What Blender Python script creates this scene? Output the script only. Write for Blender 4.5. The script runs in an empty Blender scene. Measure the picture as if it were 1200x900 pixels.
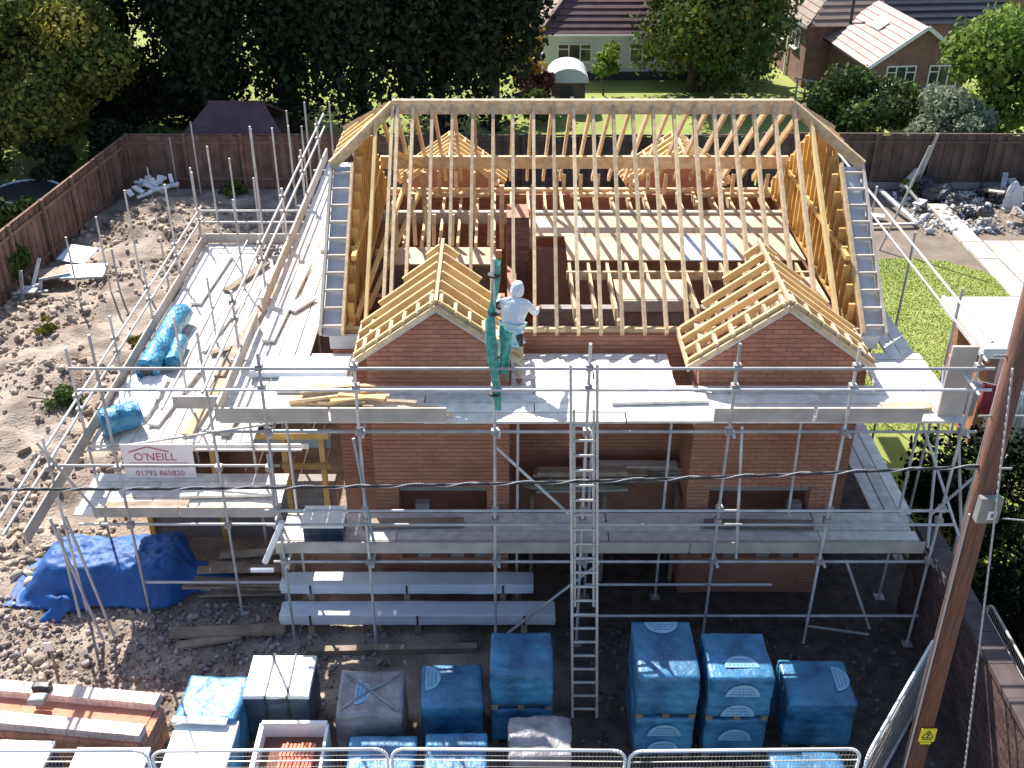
import bpy, bmesh, math, random
import numpy as np
from mathutils import Matrix, Vector, noise

R = math.radians
scene = bpy.context.scene
COL = scene.collection
rnd = random.Random(7)

# ------------------------------------------------------------------ camera, light, exposure
cam_d = bpy.data.cameras.new('camera')
cam_d.sensor_width = 36.0
cam_d.lens = 36.0 * 1270 / 1200
cam_d.shift_x = 0.010
cam_d.clip_start = 0.1
cam_d.clip_end = 2000
cam = bpy.data.objects.new('camera', cam_d)
cam.location = (0, 0, 12.5)
cam.rotation_euler = (R(90 - 30.7), 0, 0)
COL.objects.link(cam)
scene.camera = cam

SUN_TO = Vector((0.42, -0.86, -1.0)).normalized()      # the way the light travels
src = -SUN_TO
elev = math.asin(src.z)
world = bpy.data.worlds.new('World')
scene.world = world
world.use_nodes = True
wn = world.node_tree.nodes
bg = wn['Background']
sky = wn.new('ShaderNodeTexSky')
sky.sky_type = 'NISHITA'
sky.sun_disc = False
sky.sun_elevation = elev
sky.sun_rotation = math.atan2(src.x, src.y)
world.node_tree.links.new(sky.outputs[0], bg.inputs[0])
bg.inputs[1].default_value = 0.11
sun_d = bpy.data.lights.new('sun', 'SUN')
sun_d.energy = 4.6
sun_d.angle = R(0.5)
sun_d.color = (1.0, 0.95, 0.87)
sun = bpy.data.objects.new('sun', sun_d)
sun.rotation_euler = SUN_TO.to_track_quat('-Z', 'Y').to_euler()
sun.location = (-20, 40, 40)
COL.objects.link(sun)
vs = scene.view_settings
vs.view_transform = 'Standard'
vs.look = 'None'
vs.gamma = 1.0
vs.use_curve_mapping = False
vs.exposure = 1.1

# ------------------------------------------------------------------ materials
MATS = {}


def mat(name, a, b=None, scale=6.0, rough=0.8, metal=0.0, bump=0.0, bscale=None, stretch=None, rand=0.0,
        island=0.0, coat=0.0, coords='pos', detail=5.0, alpha=1.0, transl=0.0, spec=None):
    """two-tone noise material; rand / island vary the tone from piece to piece"""
    m = bpy.data.materials.new(name)
    m.use_nodes = True
    nt = m.node_tree
    N, L = nt.nodes, nt.links
    bs = N['Principled BSDF']
    bs.inputs['Roughness'].default_value = rough
    bs.inputs['Metallic'].default_value = metal
    if spec is not None:
        bs.inputs['Specular IOR Level'].default_value = spec
    if coat:
        bs.inputs['Coat Weight'].default_value = coat
        bs.inputs['Coat Roughness'].default_value = 0.15
    if coords == 'pos':
        co = N.new('ShaderNodeNewGeometry').outputs['Position']
    else:
        co = N.new('ShaderNodeTexCoord').outputs['Object']
    if stretch:
        mp = N.new('ShaderNodeMapping')
        mp.inputs['Scale'].default_value = stretch
        L.new(co, mp.inputs[0])
        co = mp.outputs[0]
    nz = N.new('ShaderNodeTexNoise')
    nz.inputs['Scale'].default_value = scale
    nz.inputs['Detail'].default_value = detail
    L.new(co, nz.inputs['Vector'])
    rp = N.new('ShaderNodeValToRGB')
    rp.color_ramp.elements[0].position = 0.32
    rp.color_ramp.elements[1].position = 0.68
    rp.color_ramp.elements[0].color = (*a, 1)
    rp.color_ramp.elements[1].color = (*(b or a), 1)
    L.new(nz.outputs[0], rp.inputs[0])
    col = rp.outputs[0]
    for amt, node, out in ((rand, 'ShaderNodeObjectInfo', 'Random'), (island, 'ShaderNodeNewGeometry', 'Random Per Island')):
        if amt:
            oi = N.new(node)
            mr = N.new('ShaderNodeMapRange')
            mr.inputs['To Min'].default_value = 1 - amt
            mr.inputs['To Max'].default_value = 1 + amt
            L.new(oi.outputs[out], mr.inputs[0])
            hv = N.new('ShaderNodeHueSaturation')
            L.new(mr.outputs[0], hv.inputs['Value'])
            L.new(col, hv.inputs['Color'])
            col = hv.outputs[0]
    L.new(col, bs.inputs['Base Color'])
    if bump:
        n2 = N.new('ShaderNodeTexNoise')
        n2.inputs['Scale'].default_value = bscale or scale * 3
        n2.inputs['Detail'].default_value = 4
        L.new(co, n2.inputs['Vector'])
        bp = N.new('ShaderNodeBump')
        bp.inputs['Strength'].default_value = bump
        bp.inputs['Distance'].default_value = 0.05
        L.new(n2.outputs[0], bp.inputs['Height'])
        L.new(bp.outputs[0], bs.inputs['Normal'])
    if alpha < 1:
        bs.inputs['Alpha'].default_value = alpha
    if transl:
        tr = N.new('ShaderNodeBsdfTranslucent')
        L.new(col, tr.inputs[0])
        mx = N.new('ShaderNodeMixShader')
        mx.inputs[0].default_value = transl
        L.new(bs.outputs[0], mx.inputs[1])
        L.new(tr.outputs[0], mx.inputs[2])
        L.new(mx.outputs[0], N['Material Output'].inputs[0])
    MATS[name] = m
    return m


PINE = mat('pine', (.48, .335, .19), (.70, .53, .34), 2, bump=.1, stretch=(5, 5, 5), rand=.24)
PINE_G = mat('golden_pine', (.46, .28, .085), (.66, .44, .16), 4, rand=.22)
PINE_T = mat('treated_pine', (.60, .41, .17), (.74, .55, .27), 4, rand=.16)
OSB = mat('golden_board', (.50, .27, .07), (.60, .36, .12), 14, rand=.08)
PLY = mat('floor_ply', (.50, .37, .25), (.62, .48, .34), 2.2, rand=.12)
PLYB = mat('pale_blue_board', (.42, .50, .62), (.54, .61, .72), 2.2)
OLDWOOD = mat('old_timber', (.20, .15, .11), (.34, .27, .20), 5, rand=.3)
BOARD = mat('scaffold_board', (.60, .565, .515), (.82, .785, .73), 2.2, rough=.9, rand=.17, bump=.1, stretch=(3, 3, 3))
TOE = mat('toe_board', (.36, .32, .28), (.50, .45, .40), 3.0, rand=.12)
STEEL = mat('galvanised_steel', (.40, .39, .39), (.62, .60, .58), 3, rough=.6, metal=.2, rand=.25)
STEELD = mat('clamp_steel', (.28, .26, .24), (.42, .40, .38), 9, rough=.6, metal=.4)
ALU = mat('aluminium', (.40, .385, .36), (.56, .54, .51), 5, rough=.5, metal=.35)
BRICK = mat('wall_brick', (.35, .15, .095), (.45, .215, .14), 1.1, rough=.9, island=.11, bump=.15, bscale=60)
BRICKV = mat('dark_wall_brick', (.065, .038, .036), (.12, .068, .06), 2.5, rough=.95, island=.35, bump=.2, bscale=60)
BRICKD = mat('old_brick', (.15, .07, .055), (.23, .11, .085), 2.5, rough=.9, island=.3, bump=.2, bscale=60)
MORTAR = mat('mortar', (.37, .18, .12), (.45, .24, .17), 8, rough=.95)
BLOCK = mat('concrete_block', (.24, .21, .20), (.33, .29, .28), 5, rough=.95, rand=.12, island=.1)
TERRA = mat('terracotta_brick', (.50, .20, .12), (.62, .29, .19), 4, rough=.85, rand=.12)
TERRA_SUN = mat('sunlit_brick', (.66, .50, .44), (.76, .62, .56), 4, rough=.9, rand=.07)  # pale tone paints the overexposed sun on the top rows
BLUEW = mat('blue_wrap', (.02, .095, .20), (.07, .29, .50), 2.2, rough=.45, bump=.6, bscale=9, coat=.12, rand=.15, coords='obj')
DUSTW = mat('dusty_clear_wrap', (.16, .15, .17), (.36, .34, .37), 2.6, rough=.35, bump=.6, bscale=9, coat=.3, coords='obj')
WHITEW = mat('white_wrap_and_glare', (.74, .74, .74), (.82, .82, .81), 3, rough=.4, bump=.35, bscale=8, coords='obj')  # also colours the painted glare on the pack tops
NAVYW = mat('navy_wrap', (.035, .05, .085), (.06, .085, .13), 3, rough=.3, bump=.4, bscale=8, coords='obj')
PRINT = mat('pale_print', (.20, .42, .58), (.28, .50, .64), 7, rough=.4)
PRINTD = mat('print_line', (.05, .22, .42), None, rough=.5)
BLACK = mat('black_plastic', (.02, .02, .022), (.035, .035, .035), 5, rough=.5)
TARP = mat('blue_tarp', (.006, .065, .25), (.012, .11, .37), 4, rough=.6, bump=.4, bscale=6)
TURQ = mat('turquoise_film', (.012, .13, .27), (.06, .34, .52), 5, rough=.35, bump=.9, bscale=14, coat=.3)
WHITE = mat('white_paint', (.78, .78, .77), (.82, .82, .81), 3, rough=.5)
SHEET = mat('pale_sheet', (.58, .63, .70), (.72, .76, .81), 3, rough=.45, bump=.2, bscale=5)
SIGNW = mat('sign_board', (.78, .70, .70), (.82, .75, .75), 2, rough=.5)
SIGNR = mat('sign_red', (.42, .09, .10), (.48, .13, .14), 5, rough=.6)
GREENNET = mat('green_netting', (.05, .30, .25), (.16, .52, .46), 12, rough=.6, transl=.25)
POLEW = mat('pole_wood', (.11, .05, .034), (.20, .095, .065), 6, rough=.85, stretch=(6, 6, .5), bump=.3)
YELLOW = mat('yellow_plate', (.80, .68, .03), None, rough=.4)
GREYBOX = mat('grey_box', (.20, .20, .19), (.27, .27, .26), 5, rough=.5)
CABLE = mat('cable_black', (.025, .025, .03), None, rough=.6)
CABLEL = mat('cable_pale', (.42, .42, .42), None, rough=.5)
GRIT = mat('dirt_ground', (.155, .115, .088), (.43, .345, .28), 1.5, rough=.95, bump=1.0, bscale=16, detail=11)
def dark_soil_mix(m):
    """dark soil colour over the right hand part of the plot, with a ragged border"""
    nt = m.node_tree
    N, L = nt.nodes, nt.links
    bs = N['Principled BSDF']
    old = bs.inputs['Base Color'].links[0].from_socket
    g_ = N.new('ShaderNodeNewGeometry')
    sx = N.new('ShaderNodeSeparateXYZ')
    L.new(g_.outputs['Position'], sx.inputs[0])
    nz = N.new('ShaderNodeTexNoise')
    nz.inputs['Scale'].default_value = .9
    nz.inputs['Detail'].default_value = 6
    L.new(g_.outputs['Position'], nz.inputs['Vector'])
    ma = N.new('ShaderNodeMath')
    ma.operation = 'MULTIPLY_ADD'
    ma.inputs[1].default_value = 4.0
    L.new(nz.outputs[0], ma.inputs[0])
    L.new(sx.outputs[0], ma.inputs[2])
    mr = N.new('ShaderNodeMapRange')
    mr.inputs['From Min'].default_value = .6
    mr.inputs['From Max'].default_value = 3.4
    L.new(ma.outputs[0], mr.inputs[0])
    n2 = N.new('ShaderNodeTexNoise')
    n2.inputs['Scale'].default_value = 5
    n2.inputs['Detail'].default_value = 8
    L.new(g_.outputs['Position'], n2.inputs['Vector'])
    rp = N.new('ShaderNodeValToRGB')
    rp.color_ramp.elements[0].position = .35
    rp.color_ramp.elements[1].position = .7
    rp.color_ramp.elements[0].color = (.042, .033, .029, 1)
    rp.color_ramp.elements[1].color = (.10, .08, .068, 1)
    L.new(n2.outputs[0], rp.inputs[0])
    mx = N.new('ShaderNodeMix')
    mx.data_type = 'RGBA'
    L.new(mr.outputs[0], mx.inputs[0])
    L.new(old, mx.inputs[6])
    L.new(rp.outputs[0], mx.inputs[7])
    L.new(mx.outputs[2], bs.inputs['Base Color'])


dark_soil_mix(GRIT)
STONE = mat('rubble_stone', (.29, .225, .17), (.43, .35, .275), 3, rough=.95, island=.45)
OLDSTONE = mat('dark_stone', (.09, .075, .065), (.16, .14, .125), 3, rough=.95, island=.5)
STONED = mat('crushed_stone', (.24, .20, .19), (.34, .29, .27), 3, rough=.95, island=.5)
COPING = mat('dark_coping', (.06, .045, .042), (.10, .075, .07), 4, rough=.9, rand=.2)
SOIL = mat('brown_soil', (.15, .115, .085), (.22, .175, .135), 1.5, rough=1, bump=.6, bscale=6)
SOILD = mat('dark_soil', (.040, .032, .028), (.075, .06, .052), 1.5, rough=1, bump=.6, bscale=6)
GRASSG = mat('lawn_ground', (.19, .235, .05), (.28, .315, .08), .7, rough=1, bump=.4, bscale=25, detail=8)
GRASSB = mat('grass_blade', (.19, .245, .045), (.28, .335, .08), .9, rough=.8, island=.18, transl=.25)
PAVE = mat('paving', (.42, .38, .32), (.56, .51, .45), 2.5, rough=.9, rand=.12)
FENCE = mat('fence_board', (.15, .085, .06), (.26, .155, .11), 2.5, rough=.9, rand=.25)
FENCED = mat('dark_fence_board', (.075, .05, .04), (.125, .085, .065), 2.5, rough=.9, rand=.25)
BARK = mat('bark', (.07, .05, .035), (.13, .095, .07), 5, rough=1, bump=.5)
LF_DARK = mat('dark_needles', (.018, .026, .014), (.040, .054, .026), .5, rough=.9, island=.4, spec=.1)
LF_HEDGE = mat('hedge_leaf', (.007, .012, .006), (.016, .024, .011), .5, rough=.95, island=.4, spec=.05)
LF_YEL = mat('yellow_green_leaf', (.10, .12, .018), (.24, .21, .04), .55, rough=.7, island=.35, transl=.3, spec=.2)
LF_GRN = mat('green_leaf', (.045, .085, .018), (.12, .17, .035), .6, rough=.7, island=.35, transl=.25, spec=.2)
LF_MID = mat('mid_green_leaf', (.025, .05, .014), (.06, .095, .028), .6, rough=.8, island=.35, transl=.15, spec=.2)
LF_BRI = mat('bright_green_leaf', (.11, .19, .03), (.23, .31, .06), .7, rough=.7, island=.3, transl=.3, spec=.2)
LF_SIL = mat('silver_leaf', (.15, .19, .12), (.27, .31, .21), .9, rough=.7, island=.35, transl=.25, spec=.2)
LF_ORG = mat('straw_yellow_leaf', (.36, .25, .05), (.52, .38, .10), .9, rough=.7, island=.3, transl=.3, spec=.2)
LF_RED = mat('red_leaf', (.10, .035, .03), (.19, .08, .06), .9, rough=.7, island=.4, transl=.2, spec=.2)
RENDER = mat('white_render', (.60, .63, .68), (.68, .71, .75), 1.5, rough=.85)
TILEP = mat('plum_roof_tile', (.085, .045, .05), (.13, .075, .08), 2, rough=.8, rand=.2)
TILEB = mat('brown_roof_tile', (.20, .15, .125), (.28, .215, .18), 2, rough=.85, rand=.12)
TILEPK = mat('pink_roof_tile', (.42, .28, .26), (.52, .37, .345), 2, rough=.85, rand=.08)
SLATE = mat('dark_slate', (.022, .022, .03), (.04, .04, .05), 2, rough=.6, rand=.2)
FELT = mat('grey_roof_felt', (.42, .43, .45), (.52, .53, .55), 1.2, rough=.8)
GLASS = mat('window_glass', (.03, .035, .04), (.05, .055, .06), 1, rough=.08, spec=.6)
HBRICK = mat('brown_house_brick', (.20, .115, .095), (.28, .17, .14), 3, rough=.9, island=.15)
SKIN = mat('skin', (.50, .29, .20), (.56, .34, .24), 9, rough=.55)
HOOD = mat('white_cloth', (.60, .64, .67), (.76, .78, .80), 7, rough=.9, bump=1.0, bscale=12)
AQUA = mat('pale_aqua_cloth', (.38, .60, .63), (.50, .70, .72), 6, rough=.9, bump=.3, bscale=14)
TAN = mat('tan_cloth', (.33, .27, .19), (.42, .35, .25), 6, rough=.9, bump=.3, bscale=14)
BOOT = mat('brown_leather', (.16, .07, .04), (.22, .10, .06), 9, rough=.7)
CONC = mat('floor_slab', (.20, .19, .18), (.27, .26, .25), 2, rough=.95)
BAG = mat('black_bag', (.015, .015, .02), (.05, .05, .055), 4, rough=.3, bump=.6, bscale=7)
PALEJ = mat('pale_debris', (.40, .39, .40), (.62, .61, .60), 4, rough=.8, rand=.3)
REDCL = mat('red_cloth', (.28, .03, .06), (.40, .07, .10), 4, rough=.9)
PINKCL = mat('pink_cloth', (.62, .45, .46), (.72, .56, .57), 4, rough=.9)
ORANGE = mat('orange_brick_row', (.66, .20, .12), (.74, .30, .2), 5, rough=.8, rand=.1)
GALV_SH = mat('blue_grey_steel', (.25, .32, .36), (.34, .42, .46), 4, rough=.5, metal=.3)
FELTD = mat('breather_felt', (.46, .46, .47), (.56, .56, .57), 4, rough=.8)

# ------------------------------------------------------------------ helpers
WM = {}


def link(o, parent=None, M=None):
    M = M or Matrix.Identity(4)
    COL.objects.link(o)
    if parent is not None:
        o.parent = parent
        o.matrix_parent_inverse = WM[parent.name].inverted()
    o.matrix_basis = M
    WM[o.name] = M
    return o


def tag(o, label=None, cat=None, group=None, kind=None):
    if label: o['label'] = label
    if cat: o['category'] = cat
    if group: o['group'] = group
    if kind: o['kind'] = kind
    return o


def thing(name, loc, label, cat, group=None, rz=0.0):
    o = bpy.data.objects.new(name, None)
    o.empty_display_size = .2
    link(o, None, Matrix.Translation(loc) @ Matrix.Rotation(rz, 4, 'Z'))
    return tag(o, label, cat, group)


def copy_tree(o, M, label=None, parent=None):
    c = o.copy()
    COL.objects.link(c)
    if parent is None:
        c.matrix_basis = M
        WM[c.name] = M
        if label: c['label'] = label
    else:
        c.parent = parent
        c.matrix_parent_inverse = o.matrix_parent_inverse
    for ch in list(o.children):
        copy_tree(ch, None, None, c)
    return c


def frame(p0, p1, up=(0, 0, 1)):
    p0, p1 = Vector(p0), Vector(p1)
    z = (p1 - p0)
    ln = z.length
    z.normalize()
    u = Vector(up)
    if abs(z.dot(u)) > .98:
        u = Vector((0, 1, 0))
    x = u.cross(z).normalized()
    y = z.cross(x)
    return p0, x, y, z, ln


class MB:
    def __init__(self):
        self.v, self.f, self.m = [], [], []

    def add(self, vs, fs, mi=0):
        n = len(self.v)
        self.v += [tuple(v) for v in vs]
        self.f += [tuple(i + n for i in f) for f in fs]
        self.m += [mi] * len(fs)
        return self

    def box(self, a, b, mi=0):
        (x0, y0, z0), (x1, y1, z1) = a, b
        return self.add([(x0, y0, z0), (x1, y0, z0), (x1, y1, z0), (x0, y1, z0), (x0, y0, z1), (x1, y0, z1), (x1, y1, z1), (x0, y1, z1)],
                        [(0, 3, 2, 1), (4, 5, 6, 7), (0, 1, 5, 4), (1, 2, 6, 5), (2, 3, 7, 6), (3, 0, 4, 7)], mi)

    def bar(self, p0, p1, w, h, up=(0, 0, 1), mi=0):
        p, x, y, z, ln = frame(p0, p1, up)
        vs = []
        for t in (0, ln):
            for sx, sy in ((-1, -1), (1, -1), (1, 1), (-1, 1)):
                vs.append(p + z * t + x * (sx * w / 2) + y * (sy * h / 2))
        return self.add(vs, [(0, 3, 2, 1), (4, 5, 6, 7), (0, 1, 5, 4), (1, 2, 6, 5), (2, 3, 7, 6), (3, 0, 4, 7)], mi)

    def tube(self, p0, p1, r, n=8, r1=None, mi=0):
        p, x, y, z, ln = frame(p0, p1)
        r1 = r if r1 is None else r1
        vs = []
        for t, rr in ((0, r), (ln, r1)):
            for k in range(n):
                a = 2 * math.pi * k / n
                vs.append(p + z * t + x * (rr * math.cos(a)) + y * (rr * math.sin(a)))
        fs = [(k, (k + 1) % n, n + (k + 1) % n, n + k) for k in range(n)]
        fs += [tuple(range(n - 1, -1, -1)), tuple(range(n, 2 * n))]
        return self.add(vs, fs, mi)

    def path(self, pts, r, n=6, mi=0):
        for a, b in zip(pts, pts[1:]):
            self.tube(a, b, r, n, mi=mi)
        return self

    def prism(self, poly, z0, z1, mi=0):
        n = len(poly)
        vs = [(x, y, z0) for x, y in poly] + [(x, y, z1) for x, y in poly]
        fs = [tuple(range(n - 1, -1, -1)), tuple(range(n, 2 * n))] + [(k, (k + 1) % n, n + (k + 1) % n, n + k) for k in range(n)]
        return self.add(vs, fs, mi)

    def extr(self, poly3, d, mi=0):
        n = len(poly3)
        d = Vector(d)
        vs = [Vector(p) for p in poly3] + [Vector(p) + d for p in poly3]
        fs = [tuple(range(n - 1, -1, -1)), tuple(range(n, 2 * n))] + [(k, (k + 1) % n, n + (k + 1) % n, n + k) for k in range(n)]
        return self.add(vs, fs, mi)

    def build(self, name, m, parent=None, smooth=False, M=None):
        me = bpy.data.meshes.new(name)
        M = M or Matrix.Identity(4)
        me.from_pydata(self.v, [], self.f)
        for mm in (m if isinstance(m, (list, tuple)) else [m]):
            me.materials.append(mm)
        if any(self.m):
            me.polygons.foreach_set('material_index', self.m)
        bm = bmesh.new()
        bm.from_mesh(me)
        bmesh.ops.recalc_face_normals(bm, faces=bm.faces)
        bm.to_mesh(me)
        bm.free()
        if smooth:
            me.polygons.foreach_set('use_smooth', [True] * len(me.polygons))
        o = bpy.data.objects.new(name, me)
        return link(o, parent, M)


UNIT = {}


def unit(kind, m):
    k = (kind, m.name)
    if k not in UNIT:
        b = MB()
        if kind == 'box':
            b.box((-.5, -.5, 0), (.5, .5, 1))
        else:
            b.tube((0, 0, 0), (0, 0, 1), .5, 10)
        me = bpy.data.meshes.new(kind + '_' + m.name)
        me.from_pydata(b.v, [], b.f)
        me.materials.append(m)
        if kind == 'tube':
            me.polygons.foreach_set('use_smooth', [len(f) == 4 for f in b.f])
        UNIT[k] = me
    return UNIT[k]


def piece(kind, name, p0, p1, w, h, m, parent, up=(0, 0, 1)):
    p, x, y, z, ln = frame(p0, p1, up)
    M = Matrix.Identity(4)
    for i, (ax, s) in enumerate(((x, w), (y, h), (z, ln))):
        for r_ in range(3):
            M[r_][i] = ax[r_] * s
    M.translation = p
    return link(bpy.data.objects.new(name, unit(kind, m)), parent, M)


def bar(name, p0, p1, w, h, m, parent=None, up=(0, 0, 1)):
    return piece('box', name, p0, p1, w, h, m, parent, up)


def tube(name, p0, p1, r, m, parent=None):
    return piece('tube', name, p0, p1, 2 * r, 2 * r, m, parent)


def structure(o):
    o['kind'] = 'structure'
    return o


def mesh_np(name, verts, faces, m, parent=None, smooth=False):
    """quads from numpy arrays"""
    me = bpy.data.meshes.new(name)
    nf = len(faces)
    k = faces.shape[1]
    me.vertices.add(len(verts))
    me.vertices.foreach_set('co', verts.astype(np.float32).ravel())
    me.loops.add(nf * k)
    me.loops.foreach_set('vertex_index', faces.astype(np.int32).ravel())
    me.polygons.add(nf)
    me.polygons.foreach_set('loop_start', np.arange(0, nf * k, k, dtype=np.int32))
    me.update(calc_edges=True)
    if smooth:
        me.polygons.foreach_set('use_smooth', [True] * nf)
    me.materials.append(m)
    o = bpy.data.objects.new(name, me)
    return link(o, parent)


def brick_field(name, parent, u0, u1, z0, z1, at, thick=.013, inside=None, m=BRICK, bl=.225, ch=.075):
    """real bricks in stretcher bond, joined into one part; at(u, z, d) maps to the world"""
    b = MB()
    z, row = z0, 0
    while z < z1 - .02:
        zt = min(z + ch - .010, z1)
        u = u0 - (bl / 2 if row % 2 else 0)
        while u < u1:
            a, c = max(u, u0), min(u + bl - .010, u1)
            if inside:
                lim = inside((z + zt) / 2)
                if lim is None:
                    a, c = 1, 0
                else:
                    a, c = max(a, lim[0]), min(c, lim[1])
            if c - a > .02:
                d = thick + rnd.uniform(-.002, .002)
                vs = [at(a, z, 0), at(c, z, 0), at(c, zt, 0), at(a, zt, 0), at(a, z, d), at(c, z, d), at(c, zt, d), at(a, zt, d)]
                b.add(vs, [(4, 5, 6, 7), (0, 1, 5, 4), (1, 2, 6, 5), (2, 3, 7, 6), (3, 0, 4, 7)])
            u += bl
        z += ch
        row += 1
    o = b.build(name, m, parent)
    o['kind'] = 'stuff'
    return o


# ------------------------------------------------------------------ the ground
def sstep(a, b, x):
    t = max(0.0, min(1.0, (x - a) / (b - a)))
    return t * t * (3 - 2 * t)


def ground_h(x, y):
    n = noise.noise(Vector((x * .35, y * .35, 1.3))) * .5 + noise.noise(Vector((x * 1.1, y * 1.1, 4.1))) * .25 + noise.noise(Vector((x * 3.1, y * 3.1, 9.7))) * .10
    left = sstep(-6.9, -8.6, x) * sstep(11.0, 14.0, y) * sstep(34, 30, y)
    left *= 1 - sstep(-12.6, -13.4, x)
    clod = noise.noise(Vector((x * 1.5, y * 1.5, 7.7))) * .14 + max(0, noise.noise(Vector((x * .5, y * .5, 1.7)))) * abs(noise.noise(Vector((x * 5.5, y * 5.5, 2.7)))) * .22
    h = left * max(0, .10 + .55 * n + clod)
    h += left * .45 * math.exp(-((x + 10.2) ** 2 / 2.0 + (y - 20.5) ** 2 / 10))
    h += left * .5 * math.exp(-((x + 10.4) ** 2 / 1.4 + (y - 31.2) ** 2 / 2.5))
    front = sstep(14.5, 13.0, y) * sstep(-9.5, -8, x) * sstep(8.0, 6.4, x)
    h += front * (.06 * n + .05 * abs(noise.noise(Vector((x * 4.5, y * 4.5, 3.3)))))
    return h


gx = np.concatenate([np.linspace(-15, -6.2, 130), np.linspace(-6.1, 8.5, 110)])
gy = np.linspace(8, 33.4, 330)
verts = np.array([(x, y, ground_h(x, y)) for y in gy for x in gx])
nx = len(gx)
ii, jj = np.meshgrid(np.arange(len(gy) - 1), np.arange(nx - 1), indexing='ij')
base = (ii * nx + jj).ravel()
site = structure(mesh_np('ground', verts, np.stack([base, base + 1, base + nx + 1, base + nx], 1), GRIT, None, True))
b = MB()
b.add([(-400, -60, -.06), (400, -60, -.06), (400, 700, -.06), (-400, 700, -.06)], [(0, 1, 2, 3)])
structure(b.build('terrain', SOIL))
b = MB()
b.add([(-80, 33.75, .01), (90, 33.75, .01), (90, 75, .01), (-80, 75, .01)], [(0, 1, 2, 3)])
structure(b.build('back_lawn', GRASSG))
b = MB()
b.add([(-40, 20, .012), (-13.75, 20, .012), (-13.75, 33.72, .012), (-40, 33.72, .012)], [(0, 1, 2, 3)])
structure(b.build('side_lawn', GRASSG))
b = MB()
b.add([(8.4, 26.9, -.04), (20, 25.8, -.04), (24, 33.7, -.04), (8.4, 33.7, -.04)], [(0, 1, 2, 3)])
structure(b.build('soil_plot', SOIL))
# lawn beside the garage with a curved far edge
far = [(8.4, 27.3), (9.8, 27.75), (11.2, 27.95), (12.4, 27.7), (13.2, 27.0), (13.4, 26.2), (16, 24.0), (16, 14), (7.2, 14), (7.2, 26.6)]
b = MB()
b.prism(far, -.05, .02)
lawn = structure(b.build('lawn', GRASSG))


def in_poly(x, y, P):
    c = False
    for (x0, y0), (x1, y1) in zip(P, P[1:] + P[:1]):
        if (y0 > y) != (y1 > y) and x < (x1 - x0) * (y - y0) / (y1 - y0) + x0:
            c = not c
    return c


def grass(name, label, pts, h):
    n = len(pts)
    rs = np.random.RandomState(3)
    P = np.array(pts)
    a = rs.rand(n) * 6.283
    w = .012 + .012 * rs.rand(n)
    hh = h * (.5 + rs.rand(n))
    dx, dy = np.cos(a) * w, np.sin(a) * w
    lx, ly = (rs.rand(n) - .5) * h * 1.2, (rs.rand(n) - .5) * h * 1.2
    V = np.stack([np.stack([P[:, 0] - dx, P[:, 1] - dy, P[:, 2]], 1), np.stack([P[:, 0] + dx, P[:, 1] + dy, P[:, 2]], 1),
                  np.stack([P[:, 0] + lx, P[:, 1] + ly, P[:, 2] + hh], 1)], 1).reshape(-1, 3)
    o = mesh_np(name, V, np.arange(n * 3).reshape(-1, 3), GRASSB)
    return tag(o, label, 'grass', kind='stuff')


pts = []
while len(pts) < 45000:
    x, y = rnd.uniform(7.2, 14), rnd.uniform(19, 28)
    if in_poly(x, y, far):
        pts.append((x, y, .02))
grass('grass', 'short bright green grass on the lawn beside the garage', pts, .022)

# pale paving edge to the right of the soil, laid slab by slab
kerb = structure(thing('paving_edge', (13.5, 28, 0), None, None))
kerb['kind'] = 'structure'
for i in range(11):
    y0 = 25.4 + i * .6
    MB().box((13.28 + rnd.uniform(-.02, .02), y0, -.02), (13.86, y0 + .585, .06 + rnd.uniform(0, .015))).build('kerb_slab', PAVE, kerb)
pav = structure(thing('paving', (15, 28, 0), None, None))
pav['kind'] = 'structure'
for i in range(5):
    for j in range(5):
        MB().box((13.95 + i * .75, 25.4 + j * .75, -.03), (14.68 + i * .75, 26.13 + j * .75, .03 + rnd.uniform(0, .01))).build('paving_slab', PAVE, pav)

# loose stones
ico = bmesh.new()
bmesh.ops.create_icosphere(ico, subdivisions=1, radius=1)
for v_ in ico.verts:
    v_.co *= 1 + .45 * noise.noise(v_.co * 2.3 + Vector((3.1, 0, 0)))
ICO_V = np.array([v.co[:] for v in ico.verts])
ICO_F = np.array([[v.index for v in f.verts] for f in ico.faces])
ico.free()


def stones(name, label, n, region, smin, smax, m, seed):
    rs = np.random.RandomState(seed)
    V, F = [], []
    k = 0
    while k < n:
        x, y = region(rs)
        if x is None:
            continue
        s = smin + (smax - smin) * rs.rand() ** 4
        A = rs.randn(3, 3)
        q, _ = np.linalg.qr(A)
        v = ICO_V * (1 + .7 * (rs.rand(len(ICO_V), 1) - .5)) * np.array([1, .5 + .4 * rs.rand(), .35 + .3 * rs.rand()]) * s
        v = v @ q.T + np.array([x, y, ground_h(x, y) + s * .25])
        V.append(v)
        F.append(ICO_F + k * len(ICO_V))
        k += 1
    o = mesh_np(name, np.concatenate(V), np.concatenate(F), m)
    return tag(o, label, 'rubble', kind='stuff')


def reg_left(rs):
    x, y = rs.uniform(-13, -7.0), 11.2 + 20 * rs.rand() ** 1.4
    if noise.noise(Vector((x * .5, y * .5, 2.2))) < .08 and rs.rand() < .9:
        return None, None
    return x, y


def reg_front(rs):
    x, y = rs.uniform(-8.6, -1.8), rs.uniform(10.4, 13.8)
    if x > -3 and rs.rand() < .6:
        return None, None
    return x, y


def reg_right(rs):
    return rs.uniform(1.0, 6.3), rs.uniform(9.8, 13.4)


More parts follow.
